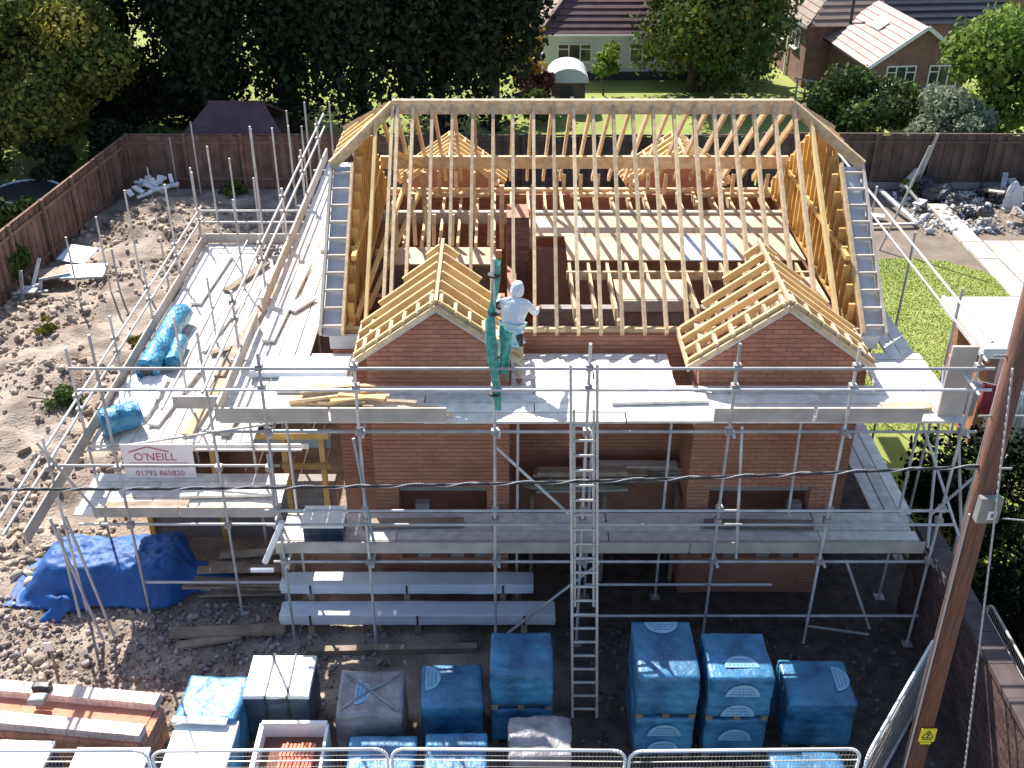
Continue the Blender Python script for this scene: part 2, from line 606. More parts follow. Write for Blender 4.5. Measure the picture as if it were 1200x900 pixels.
stones('rubble', 'pale earth clods and broken stone over the left side of the plot', 6500, reg_left, .010, .13, STONE, 1)
stones('crushed_stone', 'crushed hardcore stones on the ground in front of the scaffold', 5200, reg_front, .015, .08, STONED, 2)
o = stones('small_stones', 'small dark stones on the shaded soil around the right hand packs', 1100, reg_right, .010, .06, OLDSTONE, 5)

# ------------------------------------------------------------------ the house
XL, XR, YF, YR, YB, ZE, ZR = -2.85, 6.03, 15.0, 18.39, 21.78, 4.53, 7.18
SL = (ZR - ZE) / (YR - YF)
YH, ZH = 17.45, ZE + SL * (17.45 - YF)
YHB = 2 * YR - YH
RL, RRX = -1.87, 4.99
house = thing('house_under_construction', (1.6, 15.2, 0), 'half built brick house with open timber roof frame, two front gables and half hipped ends', 'house')


def zf(y):
    return ZE + SL * (y - YF)


def zb(y):
    return ZE + SL * (YB - y)


# walls -----------------------------------------------------------
MB().box((-2.7, 15.2, -.05), (5.9, 21.6, .10)).build('floor_slab', CONC, house)
WF = 15.17


def wall_box(a, b_, name='wall', m=MORTAR):
    return MB().box(a, b_).build(name, m, house)


w = wall_box((-2.7, WF, 0), (5.9, WF + .25, 4.40))
brick_field('brickwork', w, -2.7, 5.9, 1.6, 4.40, lambda u, z, d: (u, WF - d, z))
w = wall_box((-2.7, WF + .25, 0), (-2.45, 21.35, 4.40))
brick_field('brickwork', w, WF + .25, 21.35, 2.2, 4.40, lambda u, z, d: (-2.7 - d, u, z))
w = wall_box((5.65, WF + .25, 0), (5.9, 21.35, 4.40))
brick_field('brickwork', w, WF + .25, 21.35, 1.6, 4.40, lambda u, z, d: (5.9 + d, u, z))
w = wall_box((-2.7, 21.35, 0), (5.9, 21.6, 4.40))
brick_field('brickwork', w, -2.45, 5.65, 2.2, 4.40, lambda u, z, d: (u, 21.35 - d, z))
# inner walls
w = wall_box((.09, 18.35, .1), (.49, 19.0, 5.1), 'chimney_breast')
brick_field('brickwork', w, .09, .49, 2.0, 5.1, lambda u, z, d: (u, 18.35 - d, z), m=BRICKD)
w = wall_box((.62, 16.55, .1), (5.60, 16.70, 4.17), 'inner_wall', BLOCK)
brick_field('blockwork', w, .62, 5.60, 2.3, 4.17, lambda u, z, d: (u, 16.55 - d, z), m=BLOCK, bl=.45, ch=.225)
w = wall_box((-2.40, 18.74, .1), (-.05, 18.89, 4.17), 'inner_wall', BLOCK)
brick_field('blockwork', w, -2.40, -.05, 2.3, 4.17, lambda u, z, d: (u, 18.74 - d, z), m=BLOCK, bl=.45, ch=.225)
w = wall_box((.10, 15.45, .1), (.25, 18.30, 4.17), 'inner_wall', MORTAR)
brick_field('brickwork', w, 15.45, 18.30, 2.0, 4.17, lambda u, z, d: (.25 + d, u, z), m=BRICKD)
w = wall_box((-2.40, 17.0, .1), (.05, 17.15, 4.17), 'inner_wall', MORTAR)
brick_field('brickwork', w, -2.40, .05, 2.0, 4.17, lambda u, z, d: (u, 17.0 - d, z), m=BRICKD)
w = wall_box((.66, 19.05, .1), (5.6, 19.2, 4.17), 'inner_wall', MORTAR)

# plates
for nm, a, c in (('wall_plate', (-2.7, WF + .1, 4.44), (5.9, WF + .1, 4.44)), ('wall_plate', (-2.7, 21.5, 4.44), (5.9, 21.5, 4.44))):
    bar(nm, a, c, .10, .075, PINE, house)
# ridge
bar('ridge_board', (RL, YR, ZR - .09), (RRX, YR, ZR - .09), .045, .22, PINE, house)
bar('ridge_cap_batten', (RL, YR, ZR + .035), (RRX, YR, ZR + .035), .09, .03, PINE, house)

# rafters
xs = [RL + i * (RRX - RL) / 20 for i in range(21)]
DEP = .13
GAB = [(-.95, 1.06, 1.22), (4.15, 1.16, 1.36)]      # centre, brick half width, eave half width


def rafter(x, y0, z0, y1, z1, m=PINE):
    n = Vector((0, -(z1 - z0), (y1 - y0))).normalized() * (DEP / 2)
    j = rnd.uniform(-.012, .012)
    t_ = max(0, 1 - .045 / abs(y1 - y0)) if abs(y1 - YR) < .01 else 1
    y1, z1 = y0 + (y1 - y0) * t_, z0 + (z1 - z0) * t_
    bar('rafter', Vector((x + j, y0, z0)) - n, Vector((x - j, y1, z1)) - n, .052, DEP, m, house)


for x in xs:
    rafter(x, YF, ZE, YR, ZR)
    rafter(x, YB, ZE, YR, ZR)
# paired rafters where the front rafters are doubled
rafter(RL + .10, YF, ZE, YR, ZR)
# jacks at the hips
for side, xr, xv in ((-1, RL, XL), (1, RRX, XR)):
    for f in (.28,):
        x = xr + (xv - xr) * f
        yt = YR + (YH - YR) * f
        m = PINE_T
        rafter(x, YF, ZE, yt, zf(yt), m)
        rafter(x, YB, ZE, 2 * YR - yt, zf(yt), m)
    # hip rafters
    for yh in (YH, YHB):
        bar('hip_rafter', (xr, YR, ZR - .06), (xv, yh, ZH - .06), .05, .19, PINE, house)
    # hip end jack rafters running up to the hips
    for f in (-.66, -.33, 0, .33, .66):
        yy = YR + f * (YR - YH)
        t = 1 - abs(f)
        bar('hip_jack', (xv, yy, ZH - .07), (xv + (xr - xv) * t, yy, ZH - .07 + (ZR - ZH) * t), .05, .11, PINE_T, house)
    bar('hip_plate', (xv, YH, ZH - .10), (xv, YHB, ZH - .10), .07, .09, PINE, house)
    # white edge board of the half hip and the roofing membrane strip on it
    # gable ladders on the verge, front and back
    xi = xv - side * .35
    for ya, yb_, fz in ((YF, YH, zf), (YB, YHB, zb)):
        lad = MB()
        n = Vector((0, -SL if ya == YF else SL, 1)).normalized() * .06
        q0, q1 = Vector((xv, ya, ZE)) - n, Vector((xv, yb_, ZH)) - n
        lad.bar(q0, q1, .045, .12)
        gl = lad.build('gable_ladder', TOE, house)
        i0, i1 = Vector((xi, ya, ZE)) - n, Vector((xi, yb_, fz(yb_))) - n
        bar('ladder_rafter', i0, i1, .045, .12, PINE, gl)
        for k in range(10):
            t = (k + .4) / 10
            c0, c1 = q0.lerp(q1, t), i0.lerp(i1, t)
            bar('ladder_rung', c0 + n * .45, c1 + n * .45, .04, .045, TOE, gl)
        MB().extr([q0 - n * 1.1 + Vector((-side * .03, 0, 0)), q1 - n * 1.1 + Vector((-side * .03, 0, 0)), i1 - n * 1.1 + Vector((side * .03, 0, 0)), i0 - n * 1.1 + Vector((side * .03, 0, 0))], (0, 0, -.012)).build('membrane', FELTD, gl)
    # gable stud wall with its sheathing
    xw = xv - side * .44
    for k in range(24):
        y = YF + .25 + k * .27
        zt = min(zf(y) - .16, zb(y) - .16, ZH + .16)
        if zt - 4.45 < .2: continue
        bar('stud', (xw, y, 4.48), (xw, y, zt), .05, .10, PINE_G, house, up=(1, 0, 0))
    pts_ = [(xw + side * .075, YF + .2, 4.42), (xw + side * .075, YB - .2, 4.42), (xw + side * .075, YB - .25, 4.45), (xw + side * .075, YB - (ZH + .31 - ZE) / SL, ZH + .16), (xw + side * .075, YF + (ZH + .31 - ZE) / SL, ZH + .16), (xw + side * .075, YF + .25, 4.45)]
    MB().extr(pts_, (side * .015, 0, 0)).build('sheathing', OSB, house)
    bar('stud_plate', (xw, YF + .3, 4.45), (xw, YB - .3, 4.45), .10, .06, PINE_G, house)
    bar('noggin_rail', (xw - side * .03, 16.0, 5.35), (xw - side * .03, 20.8, 5.35), .07, .08, PINE_G, house)
# raking struts inside
for a, c in (((-2.35, 15.6, 4.45), (-1.75, 18.6, 5.6)), ((-2.2, 16.0, 4.45), (-1.5, 18.9, 5.4)), ((-1.55, 20.3, 5.4), (-2.0, 18.8, 6.2)), ((-1.15, 16.2, 4.45), (-1.3, 17.3, 5.7))):
    bar('strut', a, c, .05, .10, PINE_T, house)
for x, y0, z1 in ((.0, 19.05, 5.45), (.58, 19.05, 5.45), (-.55, 19.9, 5.4), (1.05, 20.0, 5.4), (-1.5, 19.9, 5.4)):
    bar('post', (x, y0, 4.2), (x, y0, z1), .07, .09, PINE, house, up=(1, 0, 0))
# purlins
bar('purlin', (-2.35, 20.30, 5.46), (5.55, 20.30, 5.46), .09, .24, PINE, house)
# main floor beam and joists
bar('floor_beam', (-2.42, 20.24, 4.35), (5.6, 20.24, 4.35), .12, .24, TOE, house)
for i in range(23):
    x = -2.2 + i * .342
    bar('joist', (x, 20.31, 4.38), (x, 21.33, 4.38), .05, .18, PINE, house)
    if x > 1.1 and not (2.0 < x < 3.25):
        bar('joist', (x, WF + .26, 4.28), (x, 18.0, 4.28), .05, .18, PINE, house)
    elif 2.0 < x < 3.25:
        bar('joist', (x, 17.22, 4.28), (x, 18.0, 4.28), .05, .18, PINE, house)
    elif x < -.1:
        bar('joist', (x, 18.9, 4.28), (x, 20.17, 4.28), .05, .18, PINE, house)
for i in range(6):
    x = -1.95 + i * .342
    bar('dwarf_stud', (x, 18.70, 4.40), (x + rnd.uniform(-.02, .02), 18.75, 5.0), .05, .07, PINE, house, up=(1, 0, 0))
    bar('dwarf_stud', (x, 20.92, 4.58), (x, 20.95, 5.05), .05, .07, PINE, house, up=(1, 0, 0))
for i in range(13):
    x = 1.25 + i * .342
    if i % 4 != 3:
        bar('dwarf_stud', (x, 20.92, 4.58), (x + rnd.uniform(-.03, .03), 20.96, 4.98), .05, .07, PINE, house, up=(1, 0, 0))
bar('trimmer', (-2.35, 18.63, 4.26), (0, 18.63, 4.26), .05, .16, PINE, house)
bar('trimmer', (1.15, 17.60, 4.30), (5.55, 17.60, 4.30), .05, .16, PINE, house)
bar('rail', (-1.95, 20.9, 4.56), (-.25, 20.9, 4.56), .09, .07, PINE, house)
bar('rail', (1.4, 20.9, 4.56), (2.9, 20.9, 4.56), .09, .07, PINE, house)
bar('rail', (4.0, 20.9, 4.56), (5.5, 20.9, 4.56), .09, .07, PINE, house)
# floor panels
for r_, (y0, y1, x0) in enumerate(((19.13, 20.16, .54), (18.03, 19.11, 1.19))):
    k = 0
    x = x0
    while x < 5.5:
        x1 = min(x + 1.05, 5.52)
        blue = r_ == 0 and False or (r_ == 1 and 2 <= k <= 3 and k == 2)
        MB().box((x, y0, 4.385), (x1 - .012, y1, 4.41 + rnd.uniform(0, .004))).build('floor_panel', PLYB if blue else PLY, house)
        x = x1
        k += 1
for (x0, x1, y0, y1) in ((1.95, 3.15, 16.42, 17.2), (-1.95, -1.05, 17.85, 18.6), (-1.04, -.1, 17.85, 18.6), (5.0, 5.5, 16.3, 17.3)):
    MB().box((x0, y0, 4.385), (x1 - .01, y1, 4.41)).build('floor_panel', PLY, house)
bar('edge_board', (1.95, 16.39, 4.30), (3.15, 16.39, 4.30), .03, .20, TOE, house)
for x0, x1 in ((1.1, 1.6), (2.1, 2.6), (.75, 1.0), (.35, .7), (2.75, 3.0)):
    bar('eaves_block', (x0, WF - .02, 4.50), (x1, WF - .02, 4.50), .05, .06, PINE, house)

# front gables (and the rear pair, which are roofed the same way)
GP = .72


def gable(c, hw, ew, front):
    s = -1 if front else 1
    yw = 14.10 if front else 22.6               # face of the brick gable
    yin = WF if front else 21.55
    apex = 5.52 if front else 5.28
    zm = (lambda y: zf(y)) if front else (lambda y: zb(y))
    zeave = apex - GP * hw - .05
    # brick core as an extruded pentagon, with the opening below it left dark
    sole = 2.22
    core = MB()
    ya, yb_ = sorted((yw, yw - s * .20))
    core.extr([(c - hw, ya, sole), (c + hw, ya, sole), (c + hw, ya, zeave), (c, ya, apex - .10), (c - hw, ya, zeave)], (0, yb_ - ya, 0))
    g = core.build('gable_wall', MORTAR, house)

    def lim(z):
        if z < zeave: return (c - hw, c + hw)
        if z > apex - .12: return None
        k = (apex - .10 - z) / GP
        return (c - min(k, hw), c + min(k, hw))
    brick_field('brickwork', g, c - hw, c + hw, sole, apex - .12, lambda u, z, d: (u, yw + s * d, z), inside=lim)
    if front:
        for sd in (-1, 1):
            xa, xb = sorted((c + sd * hw, c + sd * (hw - .2)))
            p = MB().box((xa, yw + .203, 0), (xb, yin - .003, zeave)).build('side_wall', MORTAR, house)
            brick_field('brickwork', p, yw + .0, yin - .02, 1.6, zeave, lambda u, z, d: (c + sd * (hw + d), u, z))
            pp = MB().box((c + sd * hw if sd < 0 else c + sd * (hw - .35), yw, 0), (c + sd * (hw - .35) if sd < 0 else c + sd * hw, yw + .2, sole - .003)).build('pier', MORTAR, house)
            u0, u1 = sorted((c + sd * hw, c + sd * (hw - .35)))
            brick_field('brickwork', pp, u0, u1, 0, sole - .01, lambda u, z, d: (u, yw - d, z))
        bar('lintel', (c - hw + .2, yw + .10, 2.16), (c + hw - .2, yw + .10, 2.16), .12, .10, CONC, house)
        for bx_ in (-.45, .1, .5):
            MB().box((c + bx_, yw + .02, .75), (c + bx_ + .22, yw + .16, .75 + .22 * rnd.choice((3, 4, 5)))).build('block_stack', BLOCK, house)
        MB().box((c - hw + .35, yw, 0), (c + hw - .35, yw + .2, .745)).build('apron_wall', BRICK, house)
    # roof timbers
    y0 = yw + s * .10
    yend = YF + (apex - ZE) / SL if front else YB - (apex - ZE) / SL
    bar('gable_ridge', (c, y0 - s * .0, apex), (c, yend, apex), .05, .13, PINE, house)
    n = 7
    for k in range(n):
        y = y0 - s * (.03 + k * (abs(yend - y0) - .25) / (n - 1))
        zm_ = zm(y)
        for sd in (-1, 1):
            e = ew
            if zm_ > apex - GP * ew:
                e = max(.12, (apex - zm_) / GP)
            bar('gable_rafter', (c + sd * .02, y, apex + .01), (c + sd * e, y, apex - GP * e + .01), .055, .11, PINE_T, house)
    # gable ladder noggings on the verge
    for sd in (-1, 1):
        for k in range(6):
            t = (k + .35) / 6 * ew
            bar('gable_noggin', (c + sd * t, y0 + s * .02, apex - GP * t + .045), (c + sd * t, y0 - s * .30, apex - GP * t + .045), .05, .07, PINE, house)
        q0, q1 = Vector((c, y0 + s * .04, apex - .02)), Vector((c + sd * (ew + .03), y0 + s * .04, apex - GP * (ew + .03) - .02))
        bar('verge_board', q0, q1, .05, .065, PINE, house)
        bar('verge_soffit', q0 + Vector((0, -s * .06, -.065)), q1 + Vector((0, -s * .06, -.065)), .13, .03, FELTD, house)
        # eaves feet
        bar('eaves_plate', (c + sd * (hw - .05), yw - s * .2, zeave + .04), (c + sd * (hw - .05), yin, zeave + .04), .1, .07, PINE, house)
        if front:
            bar('eaves_fascia', (c + sd * (ew + .02), y0, apex - GP * ew - .04), (c + sd * (ew + .02), yin - .05, apex - GP * ew - .04), .025, .13, PINE, house)


for c, hw, ew in GAB:
    gable(c, hw, ew, True)
for c, hw, ew in ((-1.05, 1.0, 1.15), (3.7, 1.0, 1.15)):
    gable(c, hw, ew, False)
MB().box((-2.72, WF - .10, 4.20), (-2.10, WF - .03, 4.43)).build('fascia', FELTD, house)
MB().box((5.40, WF - .10, 4.20), (5.95, WF - .03, 4.43)).build('fascia', FELTD, house)

# ground floor side extension under the deck
ext = thing('side_extension', (-4.7, 15.6, 0), 'low block walled side extension under the sunlit scaffold deck', 'building')
w = MB().box((-6.4, 15.6, 0), (-2.95, 15.8, 1.25)).build('wall', BLOCK, ext)
brick_field('blockwork', w, -6.4, -2.95, 0, 1.25, lambda u, z, d: (u, 15.6 - d, z), m=BLOCK, bl=.45, ch=.225)
MB().box((-6.4, 15.8, 0), (-6.2, 22.6, 2.2)).build('wall', BLOCK, ext)
MB().box((-6.2, 22.4, 0), (-2.95, 22.6, 2.2)).build('wall', BLOCK, ext)
MB().box((-6.4, 15.55, 1.98), (-2.95, 15.8, 2.2)).build('lintel', GALV_SH, ext)
for x in (-6.3, -5.0, -3.75, -3.1):
    bar('timber_prop', (x, 15.5, 0), (x, 15.5, 2.28), .09, .09, PINE_G, ext, up=(1, 0, 0))
bar('timber_rail', (-4.2, 15.42, 2.33), (-2.95, 15.42, 2.33), .08, .12, PINE_G, ext)
bar('timber_rail', (-3.8, 15.40, 1.7), (-2.95, 15.40, 1.7), .05, .10, PINE_G, ext)

# ------------------------------------------------------------------ the scaffold
sc = thing('scaffold', (0, 13, 0), 'galvanised tube scaffold with timber boarded platforms wrapped around the half built house', 'scaffold')
TR = .0225
coup = MB()


def standard(x, y, z0, z1):
    tube('standard', (x, y, z0), (x, y, z1), TR, STEEL, sc)
    MB().box((x - .08, y - .08, z0), (x + .08, y + .08, z0 + .012)).build('base_plate', STEELD, sc) if z0 == 0 else None


def clamp(x, y, z):
    coup.box((x - .05, y - .05, z - .045), (x + .05, y + .05, z + .045))


def ledger(p0, p1, name='ledger'):
    tube(name, p0, p1, TR, STEEL, sc)


def boards(name, axis, u0, u1, v0, v1, z, seg, wide=.225, m=BOARD):
    """rows of boards; axis = direction the boards run"""
    n = max(1, round((v1 - v0) / wide))
    wd = (v1 - v0) / n
    for i in range(n):
        a = v0 + i * wd
        u = u0 - (seg * .45 if i % 2 else 0)
        while u < u1 - .1:
            s, e = max(u, u0) + rnd.uniform(0, .012), min(u + seg, u1) - rnd.uniform(0, .02)
            zz = z - rnd.uniform(0, .014)
            if axis == 'x':
                bb = MB().box((s, a + .010, zz - .038), (e, a + wd - .010, zz))
            else:
                bb = MB().box((a + .010, s, zz - .038), (a + wd - .010, e, zz))
            bb.build(name, m, sc)
            u += seg


YS = 12.86
front_x = [(-3.32, 5.35), (-2.02, 5.25), (-.10, 6.75), (1.20, 5.5), (3.22, 5.5), (4.85, 5.45), (6.52, 5.35)]
for x, zt in front_x:
    standard(x, YS, 0, zt)
    for z in (1.72, 2.50, 2.72, 4.08, 4.82, 5.14):
        clamp(x, YS, z)
    ledger((x + .06, YS - .12, 4.06), (x + .06, 14.6, 4.06), 'transom')
    ledger((x + .06, YS - .12, 1.70), (x + .06, 13.98, 1.70), 'transom')
for x in (-3.3, .25, 1.4, 2.6, 6.4):
    standard(x, 13.97, 0, 4.1)
for z, x0, x1 in ((4.80, -5.85, 6.75), (5.14, -5.9, 6.72), (2.46, -3.5, 6.75), (2.72, -3.5, 6.6)):
    ledger((x0, YS - .055, z), (x1, YS - .055, z), 'guard_rail')
for z, x0, x1 in ((4.04, -4.2, 6.75), (1.66, -3.5, 6.7), (.55, 1.1, 6.7), (1.2, 1.3, 4.2)):
    ledger((x0, YS + .055, z), (x1, YS + .055, z))
for x0, x1 in ((-4.05, -2.45), (-2.42, -.78), (3.0, 4.4), (4.45, 5.95)):
    bar('toe_board', (x0, YS + .09, 4.31), (x1, YS + .09, 4.31), .035, .22, TOE, sc)
for x0, x1 in ((-3.45, -.12), (-.10, 2.85), (2.88, 6.45)):
    bar('toe_board', (x0, YS + .09, 1.91), (x1, YS + .09, 1.91), .035, .20, TOE, sc)
boards('scaffold_board', 'x', -4.02, 6.62, 12.98, 13.98, 4.18, 2.9)
for x0, x1 in ((-3.0, -2.30), (.14, 2.62), (5.62, 6.62)):       # between and beside the gables the platform reaches the wall
    boards('scaffold_board', 'x', x0, x1, 13.98, 15.0, 4.17, 2.3)
boards('scaffold_board', 'x', -3.45, 6.5, 13.0, 13.95, 1.82, 3.3)
# upper platform along the left gable
boards('scaffold_board', 'y', 14.0, 24.0, -4.0, -3.02, 4.17, 3.4)
for y0, y1 in ((13.0, 15.9), (16.4, 18.8), (18.85, 21.5), (21.5, 24.2)):
    bar('toe_board', (-4.03, y0, 4.32), (-4.03, y1, 4.32), .04, .24, TOE, sc)
for z in (4.82, 5.12):
    ledger((-4.10, 12.7, z), (-4.10, 24.6, z), 'guard_rail')
for y in (14.9, 17.1, 19.3, 21.5, 23.7):
    standard(-4.12, y, 0, 5.3)
    for z in (4.08, 4.82, 5.12):
        clamp(-4.12, y, z)
    ledger((-4.3, y + .06, 4.06), (-2.9, y + .06, 4.06), 'transom')
# upper platform along the right gable
boards('scaffold_board', 'y', 15.0, 22.4, 6.08, 6.54, 4.17, 2.6)
for y in (15.0, 17.2, 19.4, 21.6):
    standard(7.05, y, 0, 5.3)
for z in (4.80, 5.12):
    ledger((7.0, 13.6, z), (7.0, 21.8, z), 'guard_rail')
boards('scaffold_board', 'y', 13.96, 17.5, 5.98, 6.62, 1.80, 2.4)
standard(7.05, 13.2, 0, 5.3)
for a, c in (((6.55, 13.0, 3.95), (7.05, 13.1, 2.0)), ((6.2, 13.9, 4.0), (6.95, 13.0, 2.1)), ((7.0, 14.9, 4.0), (6.5, 12.95, 1.9)), ((-.08, 12.95, 3.75), (1.0, 12.95, 2.55)), ((.1, 12.95, .15), (1.5, 12.95, 1.6)),
             ((3.42, 12.95, 4.1), (3.6, 12.95, 1.7)), ((4.55, 13.9, 4.0), (4.6, 13.9, 1.8))):
    ledger(a, c, 'brace')
tube('brace', (-2.10, 12.80, 4.0), (-1.92, 12.80, 2.1), TR, GALV_SH, sc)
for a, c in (((6.3, YS - .15, 2.72), (7.15, YS + .4, 3.1)), ((6.45, 12.5, 4.9), (6.45, 13.6, 4.9)), ((4.9, 12.95, .3), (5.9, 12.95, .12)), ((5.3, 12.95, 1.65), (5.9, 12.95, .25))):
    ledger(a, c, 'brace')

# lower walkway on the left
YL = 13.58
boards('scaffold_board', 'x', -6.80, -3.55, 13.72, 14.85, 1.95, 2.1)
for x0, x1 in ((-6.45, -5.1), (-5.08, -3.5)):
    bar('toe_board', (x0, YL + .10, 2.03), (x1, YL + .10, 2.03), .035, .19, TOE, sc)
for x, zt in ((-5.86, 5.25), (-4.32, 5.3), (-6.9, 3.5), (-3.55, 3.2)):
    standard(x, YL, 0, zt)
    for z in (1.85, 2.95):
        clamp(x, YL, z)
for z, x0, x1 in ((1.82, -6.7, -3.3), (2.95, -6.9, -3.4), (.62, -5.9, -3.3)):
    ledger((x0, YL + .055, z), (x1, YL + .055, z), 'guard_rail' if z > 2.5 else 'ledger')
# the wide sunlit deck
boards('deck_board', 'y', 14.95, 23.2, -6.82, -4.12, 2.50, 2.9)
bar('edge_board', (-6.80, 14.92, 2.44), (-3.2, 14.92, 2.44), .03, .09, BOARD, sc)
bar('deck_beam', (-5.2, 14.6, 3.5), (-4.15, 14.6, 3.5), .05, .22, TOE, sc)
ledger((-6.85, 14.84, 2.42), (-3.3, 14.84, 2.42))
ledger((-6.6, 14.84, 2.44), (-3.4, 14.84, 3.0), 'brace')
for y0, y1 in ((12.3, 15.6), (15.65, 19.2), (19.25, 23.2)):
    bar('toe_board', (-6.87, y0, 2.60), (-6.87, y1, 2.60), .04, .23, TOE, sc)
for z in (2.98, 3.24):
    ledger((-6.95, 11.9, z), (-6.95, 23.6, z), 'guard_rail')
for y in (15.2, 17.2, 19.3, 21.4, 23.4):
    standard(-6.98, y, 0, 3.7 + .9 * (int(y * 7) % 3) / 2)
    for z in (2.42, 2.98, 3.24):
        clamp(-6.98, y, z)
for z in (2.98, 3.26):
    ledger((-7.0, 23.32, z), (-4.3, 23.32, z), 'guard_rail')
bar('toe_board', (-6.85, 23.24, 2.62), (-4.2, 23.24, 2.62), .04, .22, TOE, sc)
for x, y, z1 in ((-6.55, 23.4, 4.75), (-5.55, 23.4, 5.2), (-5.75, 24.0, 3.8), (-5.45, 25.2, 4.6), (-5.35, 26.6, 4.6), (-5.2, 27.6, 3.9), (-4.7, 25.6, 5.1), (-4.4, 27.4, 4.6)):
    standard(x, y, 0, z1)
for x, y, z in ((-5.5, 16.2, 4.2), (-5.5, 18.4, 3.9), (-5.45, 20.8, 4.5), (-6.3, 24.2, 4.2), (-7.3, 24.4, 3.9), (-7.6, 22.4, 3.0), (-6.1, 25.8, 4.4), (-4.9, 24.4, 4.9)):
    standard(x, y, 0, z)
ledger((-5.44, 14.7, 3.3), (-5.44, 21.5, 3.3), 'guard_rail')
# tubes raking down on the front left corner
for a, c in (((-6.86, 13.1, 2.35), (-6.42, 12.9, .06)), ((-6.62, 13.1, 2.38), (-6.22, 12.9, .06)), ((-6.82, 13.2, 2.1), (-6.72, 12.95, .5)), ((-7.02, 13.6, 3.4), (-6.3, 13.6, 2.0))):
    ledger(a, c, 'raker')
tube('raker', (-3.6, 12.8, 1.75), (-3.25, 12.75, 2.55), .05, WHITE, sc)
tube('raker', (-3.85, 12.85, 1.55), (-3.5, 12.85, 1.55), .04, WHITE, sc)
o = coup.build('coupler', STEELD, sc)
o['kind'] = 'stuff'

# tubes standing in the ground to the left
tubes = [(-10.64, 24.57, 2.05, 'scaffold tube standing nearest the grey sheet pile on the left dirt'), (-10.08, 25.26, 2.3, 'tall tube of the leaning pair upright in the left dirt'),
         (-9.87, 25.31, 1.42, 'short tube of the leaning pair upright in the left dirt'), (-9.68, 26.44, 2.55, 'scaffold tube standing alone behind the pair, before the shaded soil'),
         (-10.9, 32.04, 1.2, 'short scaffold tube standing in the white rubble heap'), (-10.4, 33.1, 1.8, 'scaffold tube standing against the back fence behind the white rubble'),
         (-9.58, 32.78, 2.4, 'tallest scaffold tube standing against the back fence')]
for x, y, h, lb in tubes:
    t = thing('scaffold_tube', (x, y, 0), lb, 'scaffold tube', 'scaffold tubes standing in the ground')
    tube('tube', (x, y, -.3), (x, y, h), TR * 1.1, STEEL, t)
    MB().tube((x, y, h), (x, y, h + .03), TR * 1.25, 8).build('end_cap', STEELD, t)

# ------------------------------------------------------------------ ladder
ld = thing('ladder', (1.23, 11.35, 0), 'long aluminium ladder leaning from the ground to the upper platform', 'ladder')
A, B_ = Vector((1.23, 11.32, .03)), Vector((1.11, 12.72, 5.25))
for s in (-1, 1):
    d = Vector((s * .18, 0, 0))
    st = bar('stile', A + d, B_ + d, .075, .035, ALU, ld, up=(1, 0, 0))
    d2 = Vector((s * .135, .04, 0))
    bar('stile', A + d2 + (B_ - A) * .33, B_ + d2 - (B_ - A) * .12, .065, .03, ALU, ld, up=(1, 0, 0))
for k in range(21):
    p = A.lerp(B_, (k + .6) / 24.5)
    tube('rung', p - Vector((.17, 0, 0)), p + Vector((.17, 0, 0)), .021, ALU, ld)

# ------------------------------------------------------------------ worker
def skin_mesh(name, pts, edges, m, parent, sub=2, root=0):
    me = bpy.data.meshes.new(name)
    me.from_pydata([p[:3] for p in pts], edges, [])
    me.materials.append(m)
    o = bpy.data.objects.new(name, me)
    link(o, parent)
    md = o.modifiers.new('skin', 'SKIN')
    md.use_smooth_shade = True
    for i, p in enumerate(pts):
        r = p[3]
        me.skin_vertices[0].data[i].radius = r if isinstance(r, tuple) else (r, r)
        me.skin_vertices[0].data[i].use_root = (i == root)
    sb = o.modifiers.new('sub', 'SUBSURF')
    sb.levels = sub
    sb.render_levels = sub
    return o


wx, wy, wz = .14, 14.12, 4.19
wk = thing('person', (wx, wy, wz), 'worker in a white hooded top leaning into the roof frame beside the left gable', 'person')


bar('tool_pouch', (wx + .12, wy - .13, wz + .66), (wx + .12, wy - .13, wz + .84), .10, .06, BLACK, wk, up=(0, 1, 0))


def P(x, y, z, r):
    k = .87
    return (wx + x * k, wy + y * k, wz + z * k, (r[0] * k, r[1] * k))


body = [P(0, 0, .95, (.14, .11)), P(.03, .06, 1.15, (.13, .10)), P(.06, .15, 1.36, (.15, .11)), P(.08, .22, 1.48, (.06, .06)), P(.10, .29, 1.62, (.085, .10)), P(.11, .31, 1.70, (.07, .085)),
        P(-.10, .03, .86, (.085, .085)), P(-.12, .12, .48, (.06, .06)), P(-.13, .0, .09, (.04, .045)), P(-.13, .12, .045, (.04, .035)),
        P(.10, -.02, .86, (.085, .085)), P(.13, -.06, .48, (.06, .06)), P(.14, -.18, .09, (.04, .045)), P(.14, -.06, .045, (.04, .035)),
        P(-.13, .18, 1.41, (.055, .055)), P(-.24, .33, 1.24, (.042, .042)), P(-.20, .56, 1.30, (.032, .032)), P(-.19, .63, 1.32, (.035, .022)),
        P(.25, .17, 1.39, (.055, .055)), P(.38, .28, 1.17, (.042, .042)), P(.46, .50, 1.12, (.032, .032)), P(.48, .57, 1.12, (.035, .022))]
be = [(0, 1), (1, 2), (2, 3), (3, 4), (4, 5), (0, 6), (6, 7), (7, 8), (8, 9), (0, 10), (10, 11), (11, 12), (12, 13), (2, 14), (14, 15), (15, 16), (16, 17), (2, 18), (18, 19), (19, 20), (20, 21)]
